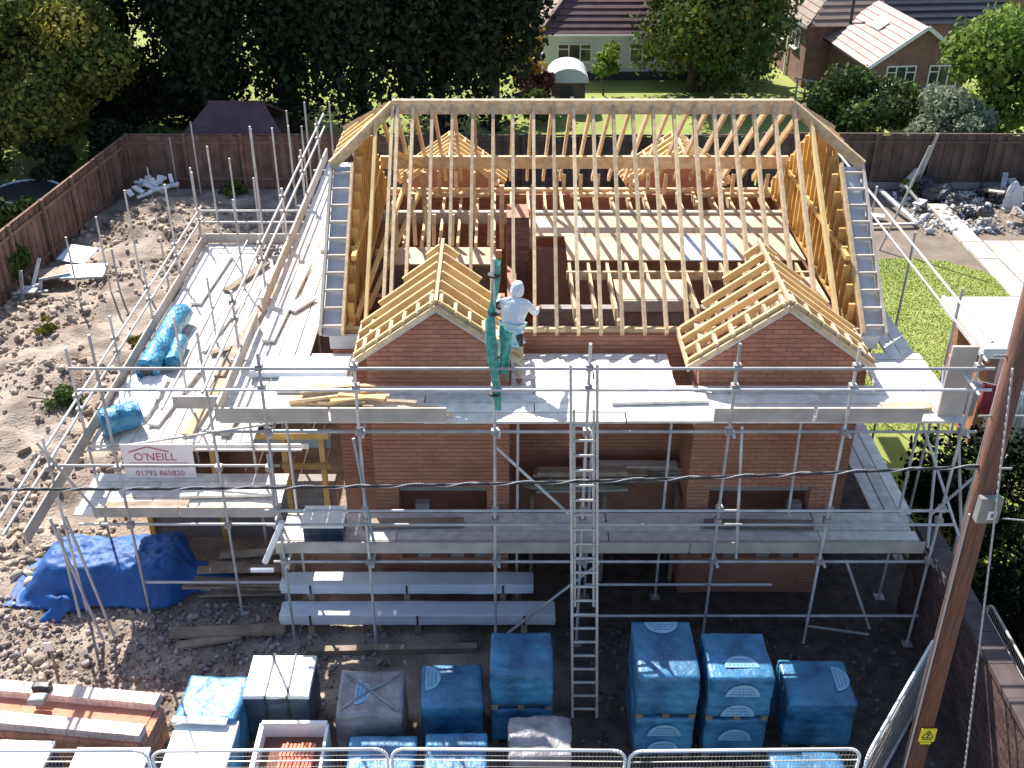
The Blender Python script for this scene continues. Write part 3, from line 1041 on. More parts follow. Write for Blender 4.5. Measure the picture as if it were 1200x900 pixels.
for hand, side in ((17, 1), (21, -1)):
    hx, hy, hz = [(c - w_) / .87 for c, w_ in zip(body[hand][:3], (wx, wy, wz))]
    for k in range(4):
        off = (k - 1.5) * .018
        i = len(body)
        ln = (.055, .065, .06, .045)[k]
        body.append(P(hx + off, hy + .035, hz - .005, (.009, .009)))
        body.append(P(hx + off * 1.1, hy + .035 + ln * .7, hz - .02, (.008, .008)))
        body.append(P(hx + off * 1.1, hy + .035 + ln, hz - .05, (.007, .007)))
        be += [(hand, i), (i, i + 1), (i + 1, i + 2)]
    i = len(body)
    body.append(P(hx + side * .035, hy - .005, hz - .01, (.011, .011)))
    body.append(P(hx + side * .05, hy + .04, hz - .03, (.009, .009)))
    be += [(hand, i), (i, i + 1)]
skin_mesh('body', body, be, SKIN, wk)
# hooded top
top = [P(0, .0, .92, (.20, .17)), P(.03, .06, 1.15, (.205, .175)), P(.06, .15, 1.36, (.225, .17)), P(.08, .22, 1.50, (.11, .11)),
       P(-.15, .18, 1.40, (.085, .085)), P(-.26, .33, 1.23, (.068, .068)), P(-.22, .50, 1.29, (.055, .055)),
       P(.27, .17, 1.38, (.085, .085)), P(.40, .28, 1.16, (.068, .068)), P(.45, .44, 1.13, (.055, .055))]
skin_mesh('hooded_top', top, [(0, 1), (1, 2), (2, 3), (2, 4), (4, 5), (5, 6), (2, 7), (7, 8), (8, 9)], HOOD, wk)
hood = [P(.08, .20, 1.47, (.12, .12)), P(.10, .27, 1.60, (.135, .14)), P(.11, .28, 1.71, (.105, .11)), P(.11, .28, 1.765, (.05, .05))]
skin_mesh('hood', hood, [(0, 1), (1, 2), (2, 3)], HOOD, wk)
hem = [P(-.01, -.02, .80, (.205, .17)), P(0, .0, .93, (.205, .175)), P(.01, .02, 1.02, (.20, .17))]
skin_mesh('shirt_tail', hem, [(0, 1), (1, 2)], AQUA, wk, root=1)
leg = [P(0, 0, .88, (.16, .13)), P(-.10, .03, .80, (.115, .11)), P(-.12, .12, .48, (.088, .088)), P(-.13, .02, .14, (.072, .072)), P(.10, -.02, .80, (.115, .11)), P(.13, -.06, .48, (.088, .088)), P(.14, -.16, .14, (.072, .072))]
skin_mesh('trousers', leg, [(0, 1), (1, 2), (2, 3), (0, 4), (4, 5), (5, 6)], TAN, wk)
for s in (0, 1):
    x, y = ((-.13, 0), (.14, -.18))[s]
    skin_mesh('boot', [P(x, y, .16, (.062, .062)), P(x, y + .01, .06, (.058, .06)), P(x, y + .12, .05, (.05, .05)), P(x, y + .19, .045, (.04, .035))], [(0, 1), (1, 2), (2, 3)], BOOT, wk)

# green netting wrapped round the tall front standard
gn = thing('debris_netting', (-.10, 12.86, 4.2), 'green debris netting gathered round the tall standard beside the worker', 'netting')
V, F = [], []
nr, ns = 26, 12
for i in range(nr):
    z = 4.45 + (6.72 - 4.45) * i / (nr - 1)
    for k in range(ns):
        a = 2 * math.pi * k / ns
        rr = .04 + .05 * abs(noise.noise(Vector((math.cos(a) * 1.2, math.sin(a) * 1.2, z * 2.1)))) + .03 * math.sin(z * 3 + a)
        rr *= .75 if z > 6 else (1.25 if 5.1 < z < 5.9 else .9)
        V.append((-.10 + .03 * math.sin(z * 2) + rr * math.cos(a) * (1.3 if math.cos(a) > 0 else .9), 12.86 + rr * math.sin(a), z))
for i in range(nr - 1):
    for k in range(ns):
        F.append((i * ns + k, i * ns + (k + 1) % ns, (i + 1) * ns + (k + 1) % ns, (i + 1) * ns + k))
b = MB()
b.add(V, F)
b.build('netting_wrap', GREENNET, gn, True)
b = MB()
V = []
for i in range(10):
    for k in range(7):
        u, v = k / 6, i / 9
        V.append((-.03 + u * (.17 - .05 * v), 12.90 + .05 * math.sin(u * 7 + v * 4), 5.75 - v * .72 - .12 * u * u))
b.add(V, [(i * 7 + k, i * 7 + k + 1, (i + 1) * 7 + k + 1, (i + 1) * 7 + k) for i in range(9) for k in range(6)])
o = b.build('loose_flap', GREENNET, gn, True)
sm = o.modifiers.new('solid', 'SOLIDIFY')
sm.thickness = .008
for z in (4.7, 5.3, 5.95, 6.5):
    MB().tube((-.10, 12.86, z), (-.10, 12.86, z + .03), .085, 10).build('tie', BLACK, gn)

# ------------------------------------------------------------------ wrapped packs
def wrap_mesh(sx, sy, sz, seed, amp=.012, rnd_=.05):
    bm = bmesh.new()
    bmesh.ops.create_cube(bm, size=1)
    bmesh.ops.subdivide_edges(bm, edges=bm.edges[:], cuts=17, use_grid_fill=True)
    for v in bm.verts:
        p = Vector((v.co.x * sx, v.co.y * sy, (v.co.z + .5) * sz))
        c = Vector((max(-sx / 2 + rnd_, min(sx / 2 - rnd_, p.x)), max(-sy / 2 + rnd_, min(sy / 2 - rnd_, p.y)), max(0, min(sz - rnd_, p.z))))
        d = p - c
        if d.length > 1e-6:
            p = c + d.normalized() * rnd_ if d.length > rnd_ else p
        nn = noise.noise_vector(Vector((p.x * 3 + seed * 7.1, p.y * 3, p.z * 5)))
        nf = noise.noise_vector(Vector((p.x * 8 + seed * 3.1, p.y * 8, p.z * 14 + 5)))
        side = 1 if abs(v.co.z) < .499 else 0
        q = p + nn * amp + nf * amp * .6
        if side:
            q += Vector((p.x, p.y, 0)).normalized() * (.010 * abs(math.sin(p.z * 21 + 1.2 * noise.noise(Vector((p.x * 2, p.y * 2, seed))))) - .006)
        v.co = q
    me = bpy.data.meshes.new('wrap')
    bm.to_mesh(me)
    bm.free()
    me.polygons.foreach_set('use_smooth', [True] * len(me.polygons))
    return me


def pallet(b, sx, sy):
    for x in (-sx / 2 + .04, 0, sx / 2 - .04):
        b.box((x - .045, -sy / 2, 0), (x + .045, sy / 2, .085))
    for k in range(6):
        y = -sy / 2 + k * (sy - .1) / 5
        b.box((-sx / 2, y, .085), (sx / 2, y + .1, .105))


def half_disc(pk, c, u, v, n, r=.235):
    """a pale half-round print with lines of small print, lying on the film"""
    c, u, v, n = Vector(c), Vector(u), Vector(v), Vector(n)
    poly = [c + u * (r * math.cos(a)) + v * (r * .92 * math.sin(a)) + n * .012 for a in [math.pi * k / 14 for k in range(15)]]
    lab = MB().extr(poly, n * .006).build('printed_label', PRINT, pk)
    ln = MB()
    for k, wd in enumerate((.78, .66, .5)):
        p = c + v * (r * (.18 + k * .22)) + n * .021
        for j in range(7):
            a0 = -1 + j * 2 / 7 + .03
            a1 = a0 + rnd.uniform(.12, .24)
            if abs(a0) > 1: continue
            ln.bar(p + u * (r * wd * a0), p + u * (r * wd * min(a1, 1)), .018, .003, up=tuple(n))
    ln.build('print_lines', PRINTD, lab)['kind'] = 'stuff'


PK = 'shrink wrapped packs of bricks and blocks on the ground'


def pack(x0, x1, y0, y1, z0, zt, m, label, rz=0, topmat=None, straps=0, labels=(), amp=.012, seed=None):
    sx, sy = x1 - x0, y1 - y0
    cx, cy = (x0 + x1) / 2, (y0 + y1) / 2
    t = thing('wrapped_pack', (cx, cy, z0), label, 'wrapped pack', PK)
    base = WM[t.name].copy()
    b = MB()
    pallet(b, sx * .96, sy * .96)
    L = Matrix.Translation((cx, cy, z0)) @ Matrix.Rotation(rz, 4, 'Z')
    # parts sit in world space, turned with the pack
    o = b.build('pallet', OLDWOOD, t, M=L)
    seed = seed or rnd.uniform(0, 50)
    me = wrap_mesh(sx, sy, zt - z0 - .108, seed, amp * 1.25, .024)
    me.materials.append(m)
    w = link(bpy.data.objects.new('wrap', me), t, L @ Matrix.Translation((0, 0, .106)))
    h = zt - z0
    if topmat:  # sun glare on the pack top, built as a white layer
        tb = MB()
        n = 8
        vs = [(-sx / 2 + sx * i / n, -sy / 2 + sy * j / n, h + .004 + .016 * noise.noise(Vector((i * .7 + seed, j * .7, 2)))) for j in range(n + 1) for i in range(n + 1)]
        vs2 = [(x, y, z + .012) for x, y, z in vs]
        q = [(j * (n + 1) + i, j * (n + 1) + i + 1, (j + 1) * (n + 1) + i + 1, (j + 1) * (n + 1) + i) for j in range(n) for i in range(n)]
        tb.add(vs2, q)
        per = [i for i in range(n + 1)] + [(j + 1) * (n + 1) - 1 for j in range(1, n + 1)] + [n * (n + 1) + i for i in range(n - 1, -1, -1)] + [j * (n + 1) for j in range(n - 1, 0, -1)]
        ed = [vs2[i] for i in per]
        lo = [(x * 1.004, y * 1.004, z - .06) for x, y, z in ed]
        k = len(ed)
        tb.add(ed + lo, [(i, (i + 1) % k, k + (i + 1) % k, k + i) for i in range(k)])
        tb.build('glare_top', topmat, t, M=L)
    for k in range(straps):
        x = -sx / 2 + sx * (k + 1) / (straps + 1)
        sb = MB()
        sb.box((x - .012, -sy / 2 - .022, h + .022), (x + .012, sy / 2 + .022, h + .034))
        sb.box((x - .012, -sy / 2 - .022, .1), (x + .012, -sy / 2 - .012, h + .022))
        sb.build('strap', BLACK, t, M=L)
    for c, u, v, n in labels:
        half_disc(t, L @ Vector(c), L.to_3x3() @ Vector(u), L.to_3x3() @ Vector(v), L.to_3x3() @ Vector(n))
    return t


UP, FR = (0, 0, 1), (0, -1, 0)
t = pack(-4.47, -3.62, 10.42, 11.22, 0, .98, BLUEW, 'blue pack with a pale board along its front edge, beside the red brick stack', rz=-.06)
bar('edge_strip', (-4.50, 10.40, .99), (-3.75, 10.36, .99), .10, .03, WHITE, t)
pack(-3.62, -2.70, 10.80, 11.58, 0, 1.0, NAVYW, 'pack with sun glare painted white on top, side shade painted navy, and two black straps', topmat=WHITEW, straps=2)
t = pack(-2.30, -1.38, 10.47, 11.30, 0, 1.0, DUSTW, 'dusty grey clear wrapped pack with an X fold and half round label on top', labels=[((-.22, 0, .995), (0, -1, 0), (1, 0, 0), UP)], amp=.02)
fb = MB()
for a, c in (((-2.25, 10.55, 1.0), (-1.85, 10.9, 1.02)), ((-1.43, 10.55, 1.0), (-1.85, 10.9, 1.02)), ((-2.25, 11.22, 1.0), (-1.85, 10.9, 1.02)), ((-1.43, 11.22, 1.0), (-1.85, 10.9, 1.02))):
    fb.tube(a, c, .018, 6)
fb.build('film_fold', DUSTW, t, True)
pack(-1.14, -.27, 10.64, 11.42, 0, 1.0, BLUEW, 'blue wrapped pack with half round label at its top left corner, beside the dusty one', rz=.03, labels=[((-.38, .12, .995), (0, -1, 0), (1, 0, 0), UP)])
pack(-.15, .72, 10.82, 11.62, 0, .72, BLUEW, 'lower pack under the tall plain blue one left of the ladder')
pack(-.16, .71, 10.80, 11.60, .72, 1.46, BLUEW, 'plain blue pack without labels on top of another, left of the ladder')
pack(.10, .93, 9.80, 10.50, 0, .95, DUSTW, 'crumpled clear wrapped pack of brown bricks in front of the tall blue stack', amp=.028)
pack(1.86, 2.68, 10.55, 11.60, 0, .84, BLUEW, 'lower blue pack with two half round labels on its front, right of the ladder', labels=[((0, -.53, .52), (1, 0, 0), UP, FR), ((0, -.53, .2), (1, 0, 0), UP, FR)])
pack(1.85, 2.69, 10.53, 11.60, .84, 1.66, BLUEW, 'upper blue pack nearest the ladder on its right with a label at the back edge', labels=[((0, .50, .82), (1, 0, 0), (0, -1, 0), UP)])
pack(2.84, 3.70, 10.56, 11.42, 0, .80, BLUEW, 'lower blue pack with one label, second stack right of the ladder', labels=[((0, -.435, .42), (1, 0, 0), UP, FR)])
pack(2.82, 3.70, 10.54, 11.42, .80, 1.62, BLUEW, 'upper blue pack with three labels in a column, second stack right of the ladder', labels=[((.02, -.25, .82), (1, 0, 0), (0, 1, 0), UP), ((.02, -.445, .50), (1, 0, 0), UP, FR), ((-.01, -.445, .12), (1, 0, 0), UP, FR)])
pack(4.02, 4.98, 10.72, 11.56, 0, .95, BLUEW, 'single blue pack with a turned label on top, rightmost before the brick wall', rz=-.03, labels=[((.25, .05, .945), (0, 1, 0), (1, 0, 0), UP)])
pack(-2.06, -1.15, 9.42, 10.25, 0, .85, BLUEW, 'front row blue pack behind the mesh fence, left one of the middle pair')
pack(-1.03, -.19, 9.42, 10.30, 0, .85, BLUEW, 'front row blue pack behind the mesh fence, right one of the middle pair')
pack(3.56, 4.54, 9.35, 9.98, 0, .85, BLUEW, 'front row blue pack below the single labelled pack on the right')
pack(-6.95, -6.05, 9.35, 10.15, 0, .85, NAVYW, 'pack with white sun glare painted on top, in the bottom left corner', topmat=WHITEW, rz=-.03)
pack(-5.70, -4.72, 9.35, 10.03, 0, .85, NAVYW, 'pack with white sun glare painted on top, between the corner one and the tilted one', topmat=WHITEW)
pack(-4.47, -3.62, 9.58, 10.45, 0, .90, BLUEW, 'blue sided pack with white sun glare painted on top, in front of the strip edged blue pack', topmat=WHITEW, rz=-.02)
# opened pack of red clay pieces
op = thing('opened_pack', (-2.85, 10.0, 0), 'opened pack of red clay bricks with a torn white wrapper round its edge', 'opened pack')
b = MB().box((-3.28, 9.60, .02), (-2.42, 10.42, .62)).build('brick_body', REDCL if False else BRICKD, op)
for i in range(9):
    for j in range(2):
        bar('clay_brick', (-3.0 + i * .052, 9.78 + j * .24, .66 + .02 * j), (-3.0 + i * .052 + .03, 9.78 + j * .24 + .2, .70 + rnd.uniform(-.015, .02)), .036, .07, ORANGE, op)
wb = MB()
for a, c, w_, h_ in (((-3.30, 9.55, .43), (-3.30, 10.45, .43), .06, .86), ((-3.30, 10.45, .45), (-2.40, 10.45, .45), .05, .88), ((-2.40, 9.55, .43), (-2.40, 10.45, .43), .04, .84), ((-3.30, 9.55, .40), (-2.40, 9.55, .40), .03, .7)):
    wb.bar(a, c, w_, h_)
o = wb.build('torn_wrapper', WHITEW, op)
bar('pale_brick', (-2.95, 9.62, .68), (-2.70, 9.60, .68), .1, .06, PINKCL, op)

# ------------------------------------------------------------------ the long red brick stack
bs_ = thing('brick_stack', (-6.25, 10.85, 0), 'long strapped stack of red bricks with two rows coloured pale for sunlight on top', 'brick stack')
LB = Matrix.Translation((-6.25, 10.95, 0)) @ Matrix.Rotation(R(-6.5), 4, 'Z')
MB().box((-1.28, -.42, .0), (1.28, .30, .60)).build('core', TERRA, bs_, M=LB)
me_l = MB().box((-.105, -.05, 0), (.105, .05, .066))


brick_mes = {}


def one_brick(M, m=TERRA):
    if m.name not in brick_mes:
        o = me_l.build('brick', m, bs_, M=M)
        brick_mes[m.name] = o.data
    else:
        o = link(bpy.data.objects.new('brick', brick_mes[m.name]), bs_, M)
    return o


T = Matrix.Translation
RZ = Matrix.Rotation(math.pi / 2, 4, 'Z')
for k in range(8):                                      # outer skin of the body: front and right end
    for i in range(12):
        one_brick(LB @ T((-1.17 + i * .215, -.475 + rnd.uniform(-.006, .006), k * .0735 + .01)))
    for j in range(3):
        one_brick(LB @ T((1.34 + rnd.uniform(-.006, .006), -.36 + j * .22, k * .0735 + .01)) @ RZ)
for row, yy in ((0, .21), (1, -.36)):                    # the two raised rows
    for k in range(2):
        for i in range(25):
            one_brick(LB @ T((-1.27 + i * .106, yy + rnd.uniform(-.004, .004), .602 + k * .070)) @ RZ, TERRA_SUN)
for x in (-.72, .05, .72):
    sb = MB()
    for yy in (.21, -.36):
        sb.box((x - .01, yy - .115, .742), (x + .01, yy + .115, .746))
    sb.box((x - .01, -.54, .1), (x + .01, -.535, .6))
    sb.build('strap', GREYBOX, bs_, M=LB)
gl = thing('work_bag', (-6.62, 11.02, .74), 'black tool bundle lying across the rows of the red brick stack', 'tool bag')
for (dx, dy, dz, sx, sy, sz, m, nm) in ((0, .17, .04, .13, .07, .05, BLACK, 'bag'), (.02, -.05, .03, .12, .08, .045, GREYBOX, 'pouch'), (.06, .14, .09, .07, .03, .02, STEELD, 'handle')):
    me = wrap_mesh(sx * 2, sy * 2, sz * 2, dx + dy, .012, .03)
    me.materials.append(m)
    link(bpy.data.objects.new(nm, me), gl, Matrix.Translation((-6.62 + dx, 11.02 + dy, .73 + dz - sz / 2)))
sk = thing('marker_stake', (-6.87, 12.1, 0), 'short stake with pale tag between the rubble and the brick stack', 'stake')
bar('stake', (-6.87, 12.1, 0), (-6.85, 12.1, .75), .035, .035, OLDWOOD, sk, up=(1, 0, 0))
MB().extr([(-6.95, 12.08, .60), (-6.78, 12.08, .62), (-6.82, 12.08, .78), (-6.93, 12.08, .77)], (0, .012, 0)).build('tag', WHITE, sk)

# ------------------------------------------------------------------ site fence panels
def heras(x0, x1, y0, y1, zt, label, m=WHITE):
    t = thing('mesh_fence_panel', (x0, y0, 0), label, 'fence panel', 'mesh fence panels along the front')
    a, c = Vector((x0, y0, 0)), Vector((x1, y1, 0))
    d = (c - a).normalized()
    rr = .16
    pts = [a + Vector((0, 0, .12)), a + Vector((0, 0, zt - rr))]
    for k in range(1, 6):
        al = k / 6 * math.pi / 2
        pts.append(a + d * (rr - rr * math.cos(al)) + Vector((0, 0, zt - rr + rr * math.sin(al))))
    top0 = a + d * rr + Vector((0, 0, zt))
    top1 = c - d * rr + Vector((0, 0, zt))
    pts += [top0, top1]
    for k in range(1, 6):
        al = k / 6 * math.pi / 2
        pts.append(c - d * (rr - rr * math.sin(al)) + Vector((0, 0, zt - rr + rr * math.cos(al))))
    pts += [c + Vector((0, 0, zt - rr)), c + Vector((0, 0, .12)), a + Vector((0, 0, .12))]
    MB().path(pts, .021, 8).build('frame', m, t, True)
    mb = MB()
    ln = (c - a).length
    n = int(ln / .045)
    for k in range(1, n):
        p = a + d * (k * ln / n)
        mb.bar(p + Vector((0, 0, .14)), p + Vector((0, 0, zt - .02)), .0032, .0032, up=(1, 0, 0))
    for z in [.14 + j * .2 for j in range(8)]:
        if z < zt - .05:
            mb.bar(a + Vector((0, 0, z)), c + Vector((0, 0, z)), .0032, .0032)
    o = mb.build('mesh_wires', STEELD, t)
    o['kind'] = 'stuff'
    bar('cross_rail', a + Vector((0, 0, zt - .20)), c + Vector((0, 0, zt - .20)), .012, .012, ALU, t)
    for p in (a, c):
        MB().box((p.x - .1, p.y - .3, 0), (p.x + .1, p.y + .3, .12)).build('foot', BLACK, t)


heras(-7.45, -4.44, 9.30, 9.30, 1.65, 'mesh fence panel in front of the glare topped packs')
heras(-4.38, -1.44, 9.29, 9.33, 1.65, 'mesh fence panel in front of the opened brick pack')
heras(-1.38, 1.55, 9.33, 9.30, 1.65, 'mesh fence panel in front of the middle pair of blue packs')
heras(1.60, 4.50, 9.29, 9.33, 1.65, 'mesh fence panel in front of the labelled blue stacks')
heras(4.56, 6.1, 9.25, 11.3, 1.65, 'mesh fence panel turned back behind the wooden pole')
heras(6.95, 6.95, 9.0, 11.7, 1.95, 'mesh fence panel standing along the top of the brick wall', STEELD)

# ------------------------------------------------------------------ pole, wires
up = thing('utility_pole', (5.24, 9.3, 0), 'brown wooden utility pole with yellow warning plate and grey box', 'utility pole')
P0, P1 = Vector((5.22, 9.3, -.3)), Vector((5.03, 9.3, 9.4))
MB().tube(P0, P1, .128, 20, .105).build('pole', POLEW, up, True)
yp = MB()
yp.box((5.09, 9.155, 1.98), (5.28, 9.168, 2.20))
pl = yp.build('warning_plate', YELLOW, up)
sy = MB()
tri = [(5.185, 9.153, 2.175), (5.115, 9.153, 2.05), (5.255, 9.153, 2.05)]
for a, c in zip(tri, tri[1:] + tri[:1]):
    sy.bar(a, c, .012, .003, up=(0, 1, 0))
sy.bar((5.205, 9.152, 2.15), (5.17, 9.152, 2.105), .014, .003, up=(0, 1, 0))
sy.bar((5.17, 9.152, 2.105), (5.20, 9.152, 2.10), .012, .003, up=(0, 1, 0))
sy.bar((5.20, 9.152, 2.10), (5.175, 9.152, 2.06), .014, .003, up=(0, 1, 0))
sy.bar((5.125, 9.152, 2.02), (5.245, 9.152, 2.02), .012, .003, up=(0, 1, 0))
sy.build('warning_symbol', BLACK, pl)
MB().box((5.12, 9.155, 1.935), (5.25, 9.166, 1.965)).build('number_plate', YELLOW, up)
bx = MB().box((5.00, 9.08, 5.40), (5.23, 9.18, 5.70)).build('junction_box', GREYBOX, up)
MB().box((5.10, 9.072, 5.45), (5.19, 9.078, 5.56)).build('box_label', WHITE, bx)
MB().box((5.13, 9.068, 5.48), (5.16, 9.071, 5.53)).build('label_mark', GREYBOX, bx)
MB().path([(5.08, 9.24, .0), (5.03, 9.24, 3), (4.99, 9.24, 5.4)], .014, 6).build('earth_cable', CABLEL, up)
for z in (5.95, 6.6, 7.3):
    MB().tube((P0.lerp(P1, (z + .3) / 9.7)) - Vector((.24, 0, 0)), (P0.lerp(P1, (z + .3) / 9.7)) + Vector((.24, 0, 0)), .012, 6).build('step_bolt', STEELD, up)


def cable(name, label, a, c, sag, r, m, twist=False):
    a, c = Vector(a), Vector(c)
    n = 60
    pts = [a.lerp(c, k / n) - Vector((0, 0, sag * 4 * (k / n) * (1 - k / n))) for k in range(n + 1)]
    t = thing(name, a, label, 'cable')
    MB().path(pts, r, 6).build('conductor', m, t, True)
    if twist:
        p2 = []
        for i in range(0, n * 6 + 1):
            k = i / 6
            i0 = min(int(k), n - 1)
            q = pts[i0].lerp(pts[i0 + 1], k - i0)
            an = i * .42
            p2.append(q + Vector((0, math.cos(an), math.sin(an))) * r * 1.15)
        MB().path(p2, r * .38, 5).build('helical_wrap', CABLEL, t, True)
    return t


cable('overhead_cable', 'twisted black overhead cable crossing the whole site from the pole', (5.0, 9.3, 5.98), (-9.0, 9.3, 5.72), .14, .016, CABLE, True)
cable('overhead_cable', 'thin pale cable hanging down to the right of the wooden pole', (4.92, 9.05, 7.3), (5.73, 9.0, 1.2), .0, .012, CABLEL)
cable('overhead_cable', 'thin grey cable leaving the grey pole box towards the right', (5.28, 9.1, 5.45), (9.0, 10.2, 4.6), .1, .008, CABLEL)

# ------------------------------------------------------------------ boundary wall
bw = thing('boundary_wall', (6.7, 11, 0), 'dark brick boundary wall with stone coping at the right of the plot', 'wall')
w = MB().box((6.62, 8.2, 0), (6.86, 13.7, 1.72)).build('wall_core', COPING, bw)
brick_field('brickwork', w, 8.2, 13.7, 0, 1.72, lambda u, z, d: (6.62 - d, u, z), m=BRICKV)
for k in range(9):
    MB().box((6.57, 8.2 + k * .61, 1.722), (6.90, 8.2 + k * .61 + .6, 1.80 + rnd.uniform(0, .006))).build('coping_stone', COPING, bw)

# ------------------------------------------------------------------ tarp, timber, sheets, sign and loose things
tp = thing('tarpaulin', (-6.6, 13.9, 0), 'deep blue tarpaulin draped over a pile beside the front left scaffold corner', 'tarpaulin')
V, F = [], []
nu, nv = 110, 44
for j in range(nv):
    for i in range(nu):
        u, v = i / (nu - 1), j / (nv - 1)
        x = -8.25 + u * 3.75
        top = .74 * sstep(0, .20, u) * (1 - .40 * sstep(.72, .8, u)) - .06 + .05 * math.sin(u * 11)
        prof = sstep(-.05, .30, v) * (1 - .25 * sstep(.75, 1, v))
        wd = 1.35 * (1 - .6 * sstep(.70, .82, u))
        y = 13.55 + .10 * u + .30 * sstep(.70, .82, u) + v * wd + .06 * math.sin(u * 17) * (1 - v)
        z = .02 + max(0.0, top) * prof + .06 * noise.noise(Vector((u * 9, v * 5, 0))) - .07 * abs(noise.noise(Vector((u * 17 + v * 6, v * 9 - u * 4, 3)))) - .04 * abs(noise.noise(Vector((u * 40, v * 15 + u * 9, 8)))) + .05
        if v < .25: z += .02 * math.sin(u * 40)
        V.append((x, y, max(z, .015 + ground_h(x, y))))
for j in range(nv - 1):
    for i in range(nu - 1):
        a = j * nu + i
        F.append((a, a + 1, a + nu + 1, a + nu))
b = MB()
b.add(V, F)
o = b.build('sheet', TARP, tp, True)
for k in range(9):
    i_ = 4 + k * 12
    e_ = V[i_]
    MB().tube((e_[0], e_[1] + .05, e_[2] + .03), (e_[0], e_[1] + .045, e_[2] + .045), .028, 8).build('eyelet', STEELD, tp)
md = o.modifiers.new('solid', 'SOLIDIFY')
md.thickness = .01
tl = MB()
V = [(-7.5 + .35 * u + .1 * math.sin(v * 5), 13.55 - .25 * v, .40 - .38 * v + .03 * math.sin(u * 9)) for v in [k / 6 for k in range(7)] for u in [k / 4 for k in range(5)]]
tl.add(V, [(j * 5 + i, j * 5 + i + 1, (j + 1) * 5 + i + 1, (j + 1) * 5 + i) for j in range(6) for i in range(4)])
o = tl.build('hanging_corner', TARP, tp, True)
o.modifiers.new('solid', 'SOLIDIFY').thickness = .01


def plank(p0, p1, w_, h_, m, label, group, name='timber_plank', cat='plank'):
    o = bar(name, p0, p1, w_, h_, m)
    return tag(o, label, cat, group)


g = 'planks in the shaded pile beside the blue tarpaulin'
for k in range(16):
    z = .06 + .11 * (k % 5) + rnd.uniform(0, .04)
    x0 = -5.3 + rnd.uniform(-.2, .6)
    y = 13.9 + .16 * (k // 4) + rnd.uniform(-.08, .08)
    a = rnd.uniform(-.09, .09)
    ln = rnd.uniform(1.1, 1.9)
    plank((x0, y, z), (x0 + ln, y + a * ln, z + rnd.uniform(-.06, .10)), .15, .045, OLDWOOD, 'weathered plank in the shaded pile between the blue tarpaulin and the long white bundles', g)
plank((-5.35, 13.0, .10), (-3.5, 13.05, .14), .22, .05, OLDWOOD, 'wide brown plank lying on the hardcore before the shaded pile', 'planks on the hardcore')
plank((-5.2, 12.75, .06), (-4.2, 12.95, .1), .16, .05, OLDWOOD, 'short brown plank lying nearest the front on the hardcore', 'planks on the hardcore')
plank((-3.1, 12.62, .07), (-.4, 12.70, .07), .12, .12, OLDWOOD, 'long baulk of timber lying on the ground behind the middle packs', None, cat='timber')
g = 'planks stacked in the recess between the two front bays'
for k in range(14):
    z = 1.86 + .055 * (k // 2) + rnd.uniform(0, .01)
    x0 = .35 + rnd.uniform(0, .6) + (.9 if k % 2 else 0)
    plank((x0, 14.55 + .22 * (k % 2) + rnd.uniform(-.05, .05), z), (x0 + rnd.uniform(1.1, 1.9), 14.55 + .22 * (k % 2) + rnd.uniform(-.05, .05), z), .17, .045, rnd.choice((OLDWOOD, OLDWOOD, TOE)), 'plank of the stack lying on trestles in the shaded recess behind the ladder', g)
ts = thing('trestle', (1.6, 14.65, 0), 'timber trestle frame carrying planks in the recess behind the ladder', 'trestle')
for x in (.5, 1.7, 2.9):
    bar('leg', (x, 14.40, 0), (x, 14.45, 1.80), .06, .06, OLDWOOD, ts, up=(1, 0, 0))
    bar('leg', (x, 14.95, 0), (x, 14.9, 1.80), .06, .06, OLDWOOD, ts, up=(1, 0, 0))
    bar('cross_bar', (x, 14.35, 1.80), (x, 15.0, 1.80), .06, .06, OLDWOOD, ts)

# long pale bundles under the platform
for (x0, x1, y0, y1, z0, z1, lb) in ((-3.57, .86, 13.02, 13.38, .26, .46, 'long pale wrapped bundle lying in front under the lower platform'), (-3.60, .52, 13.40, 13.75, .58, .76, 'long pale wrapped bundle raised behind the front one under the lower platform')):
    t = thing('sheet_bundle', ((x0 + x1) / 2, (y0 + y1) / 2, 0), lb, 'bundle', 'long pale bundles under the platform')
    me = wrap_mesh(x1 - x0, y1 - y0, z1 - z0, x0, .012, .03)
    me.materials.append(SHEET)
    link(bpy.data.objects.new('wrap', me), t, T(((x0 + x1) / 2, (y0 + y1) / 2, z0)))
    for x in (x0 + .5, (x0 + x1) / 2, x1 - .5):
        MB().box((x - .05, y0, .0), (x + .05, y1, z0 + .005)).build('bearer', OLDWOOD, t)
        MB().box((x - .015, y0 - .012, z0), (x + .015, y0 - .004, z1)).build('strap', BLACK, t)

# company board
sg = thing('site_sign', (-5.63, 14.78, 1.7), 'white company board with red lettering hung under the deck edge', 'sign')
MB().box((-6.24, 14.70, 1.96), (-5.07, 14.72, 2.62)).build('board', SIGNW, sg)


def text(body_, loc, size, m, parent, name, rx=90, sx=1.0, shear=0.0):
    cu = bpy.data.curves.new(name, 'FONT')
    cu.body = body_
    cu.size = size
    cu.shear = shear
    cu.extrude = .002
    cu.align_x = 'CENTER'
    tmp = bpy.data.objects.new(name + '_tmp', cu)
    COL.objects.link(tmp)
    bpy.context.view_layer.update()
    me = bpy.data.meshes.new_from_object(tmp)
    bpy.data.objects.remove(tmp)
    me.materials.clear()
    me.materials.append(m)
    o = bpy.data.objects.new(name, me)
    return link(o, parent, Matrix.Translation(loc) @ Matrix.Rotation(R(rx), 4, 'X') @ Matrix.Diagonal((sx, 1, 1, 1)))


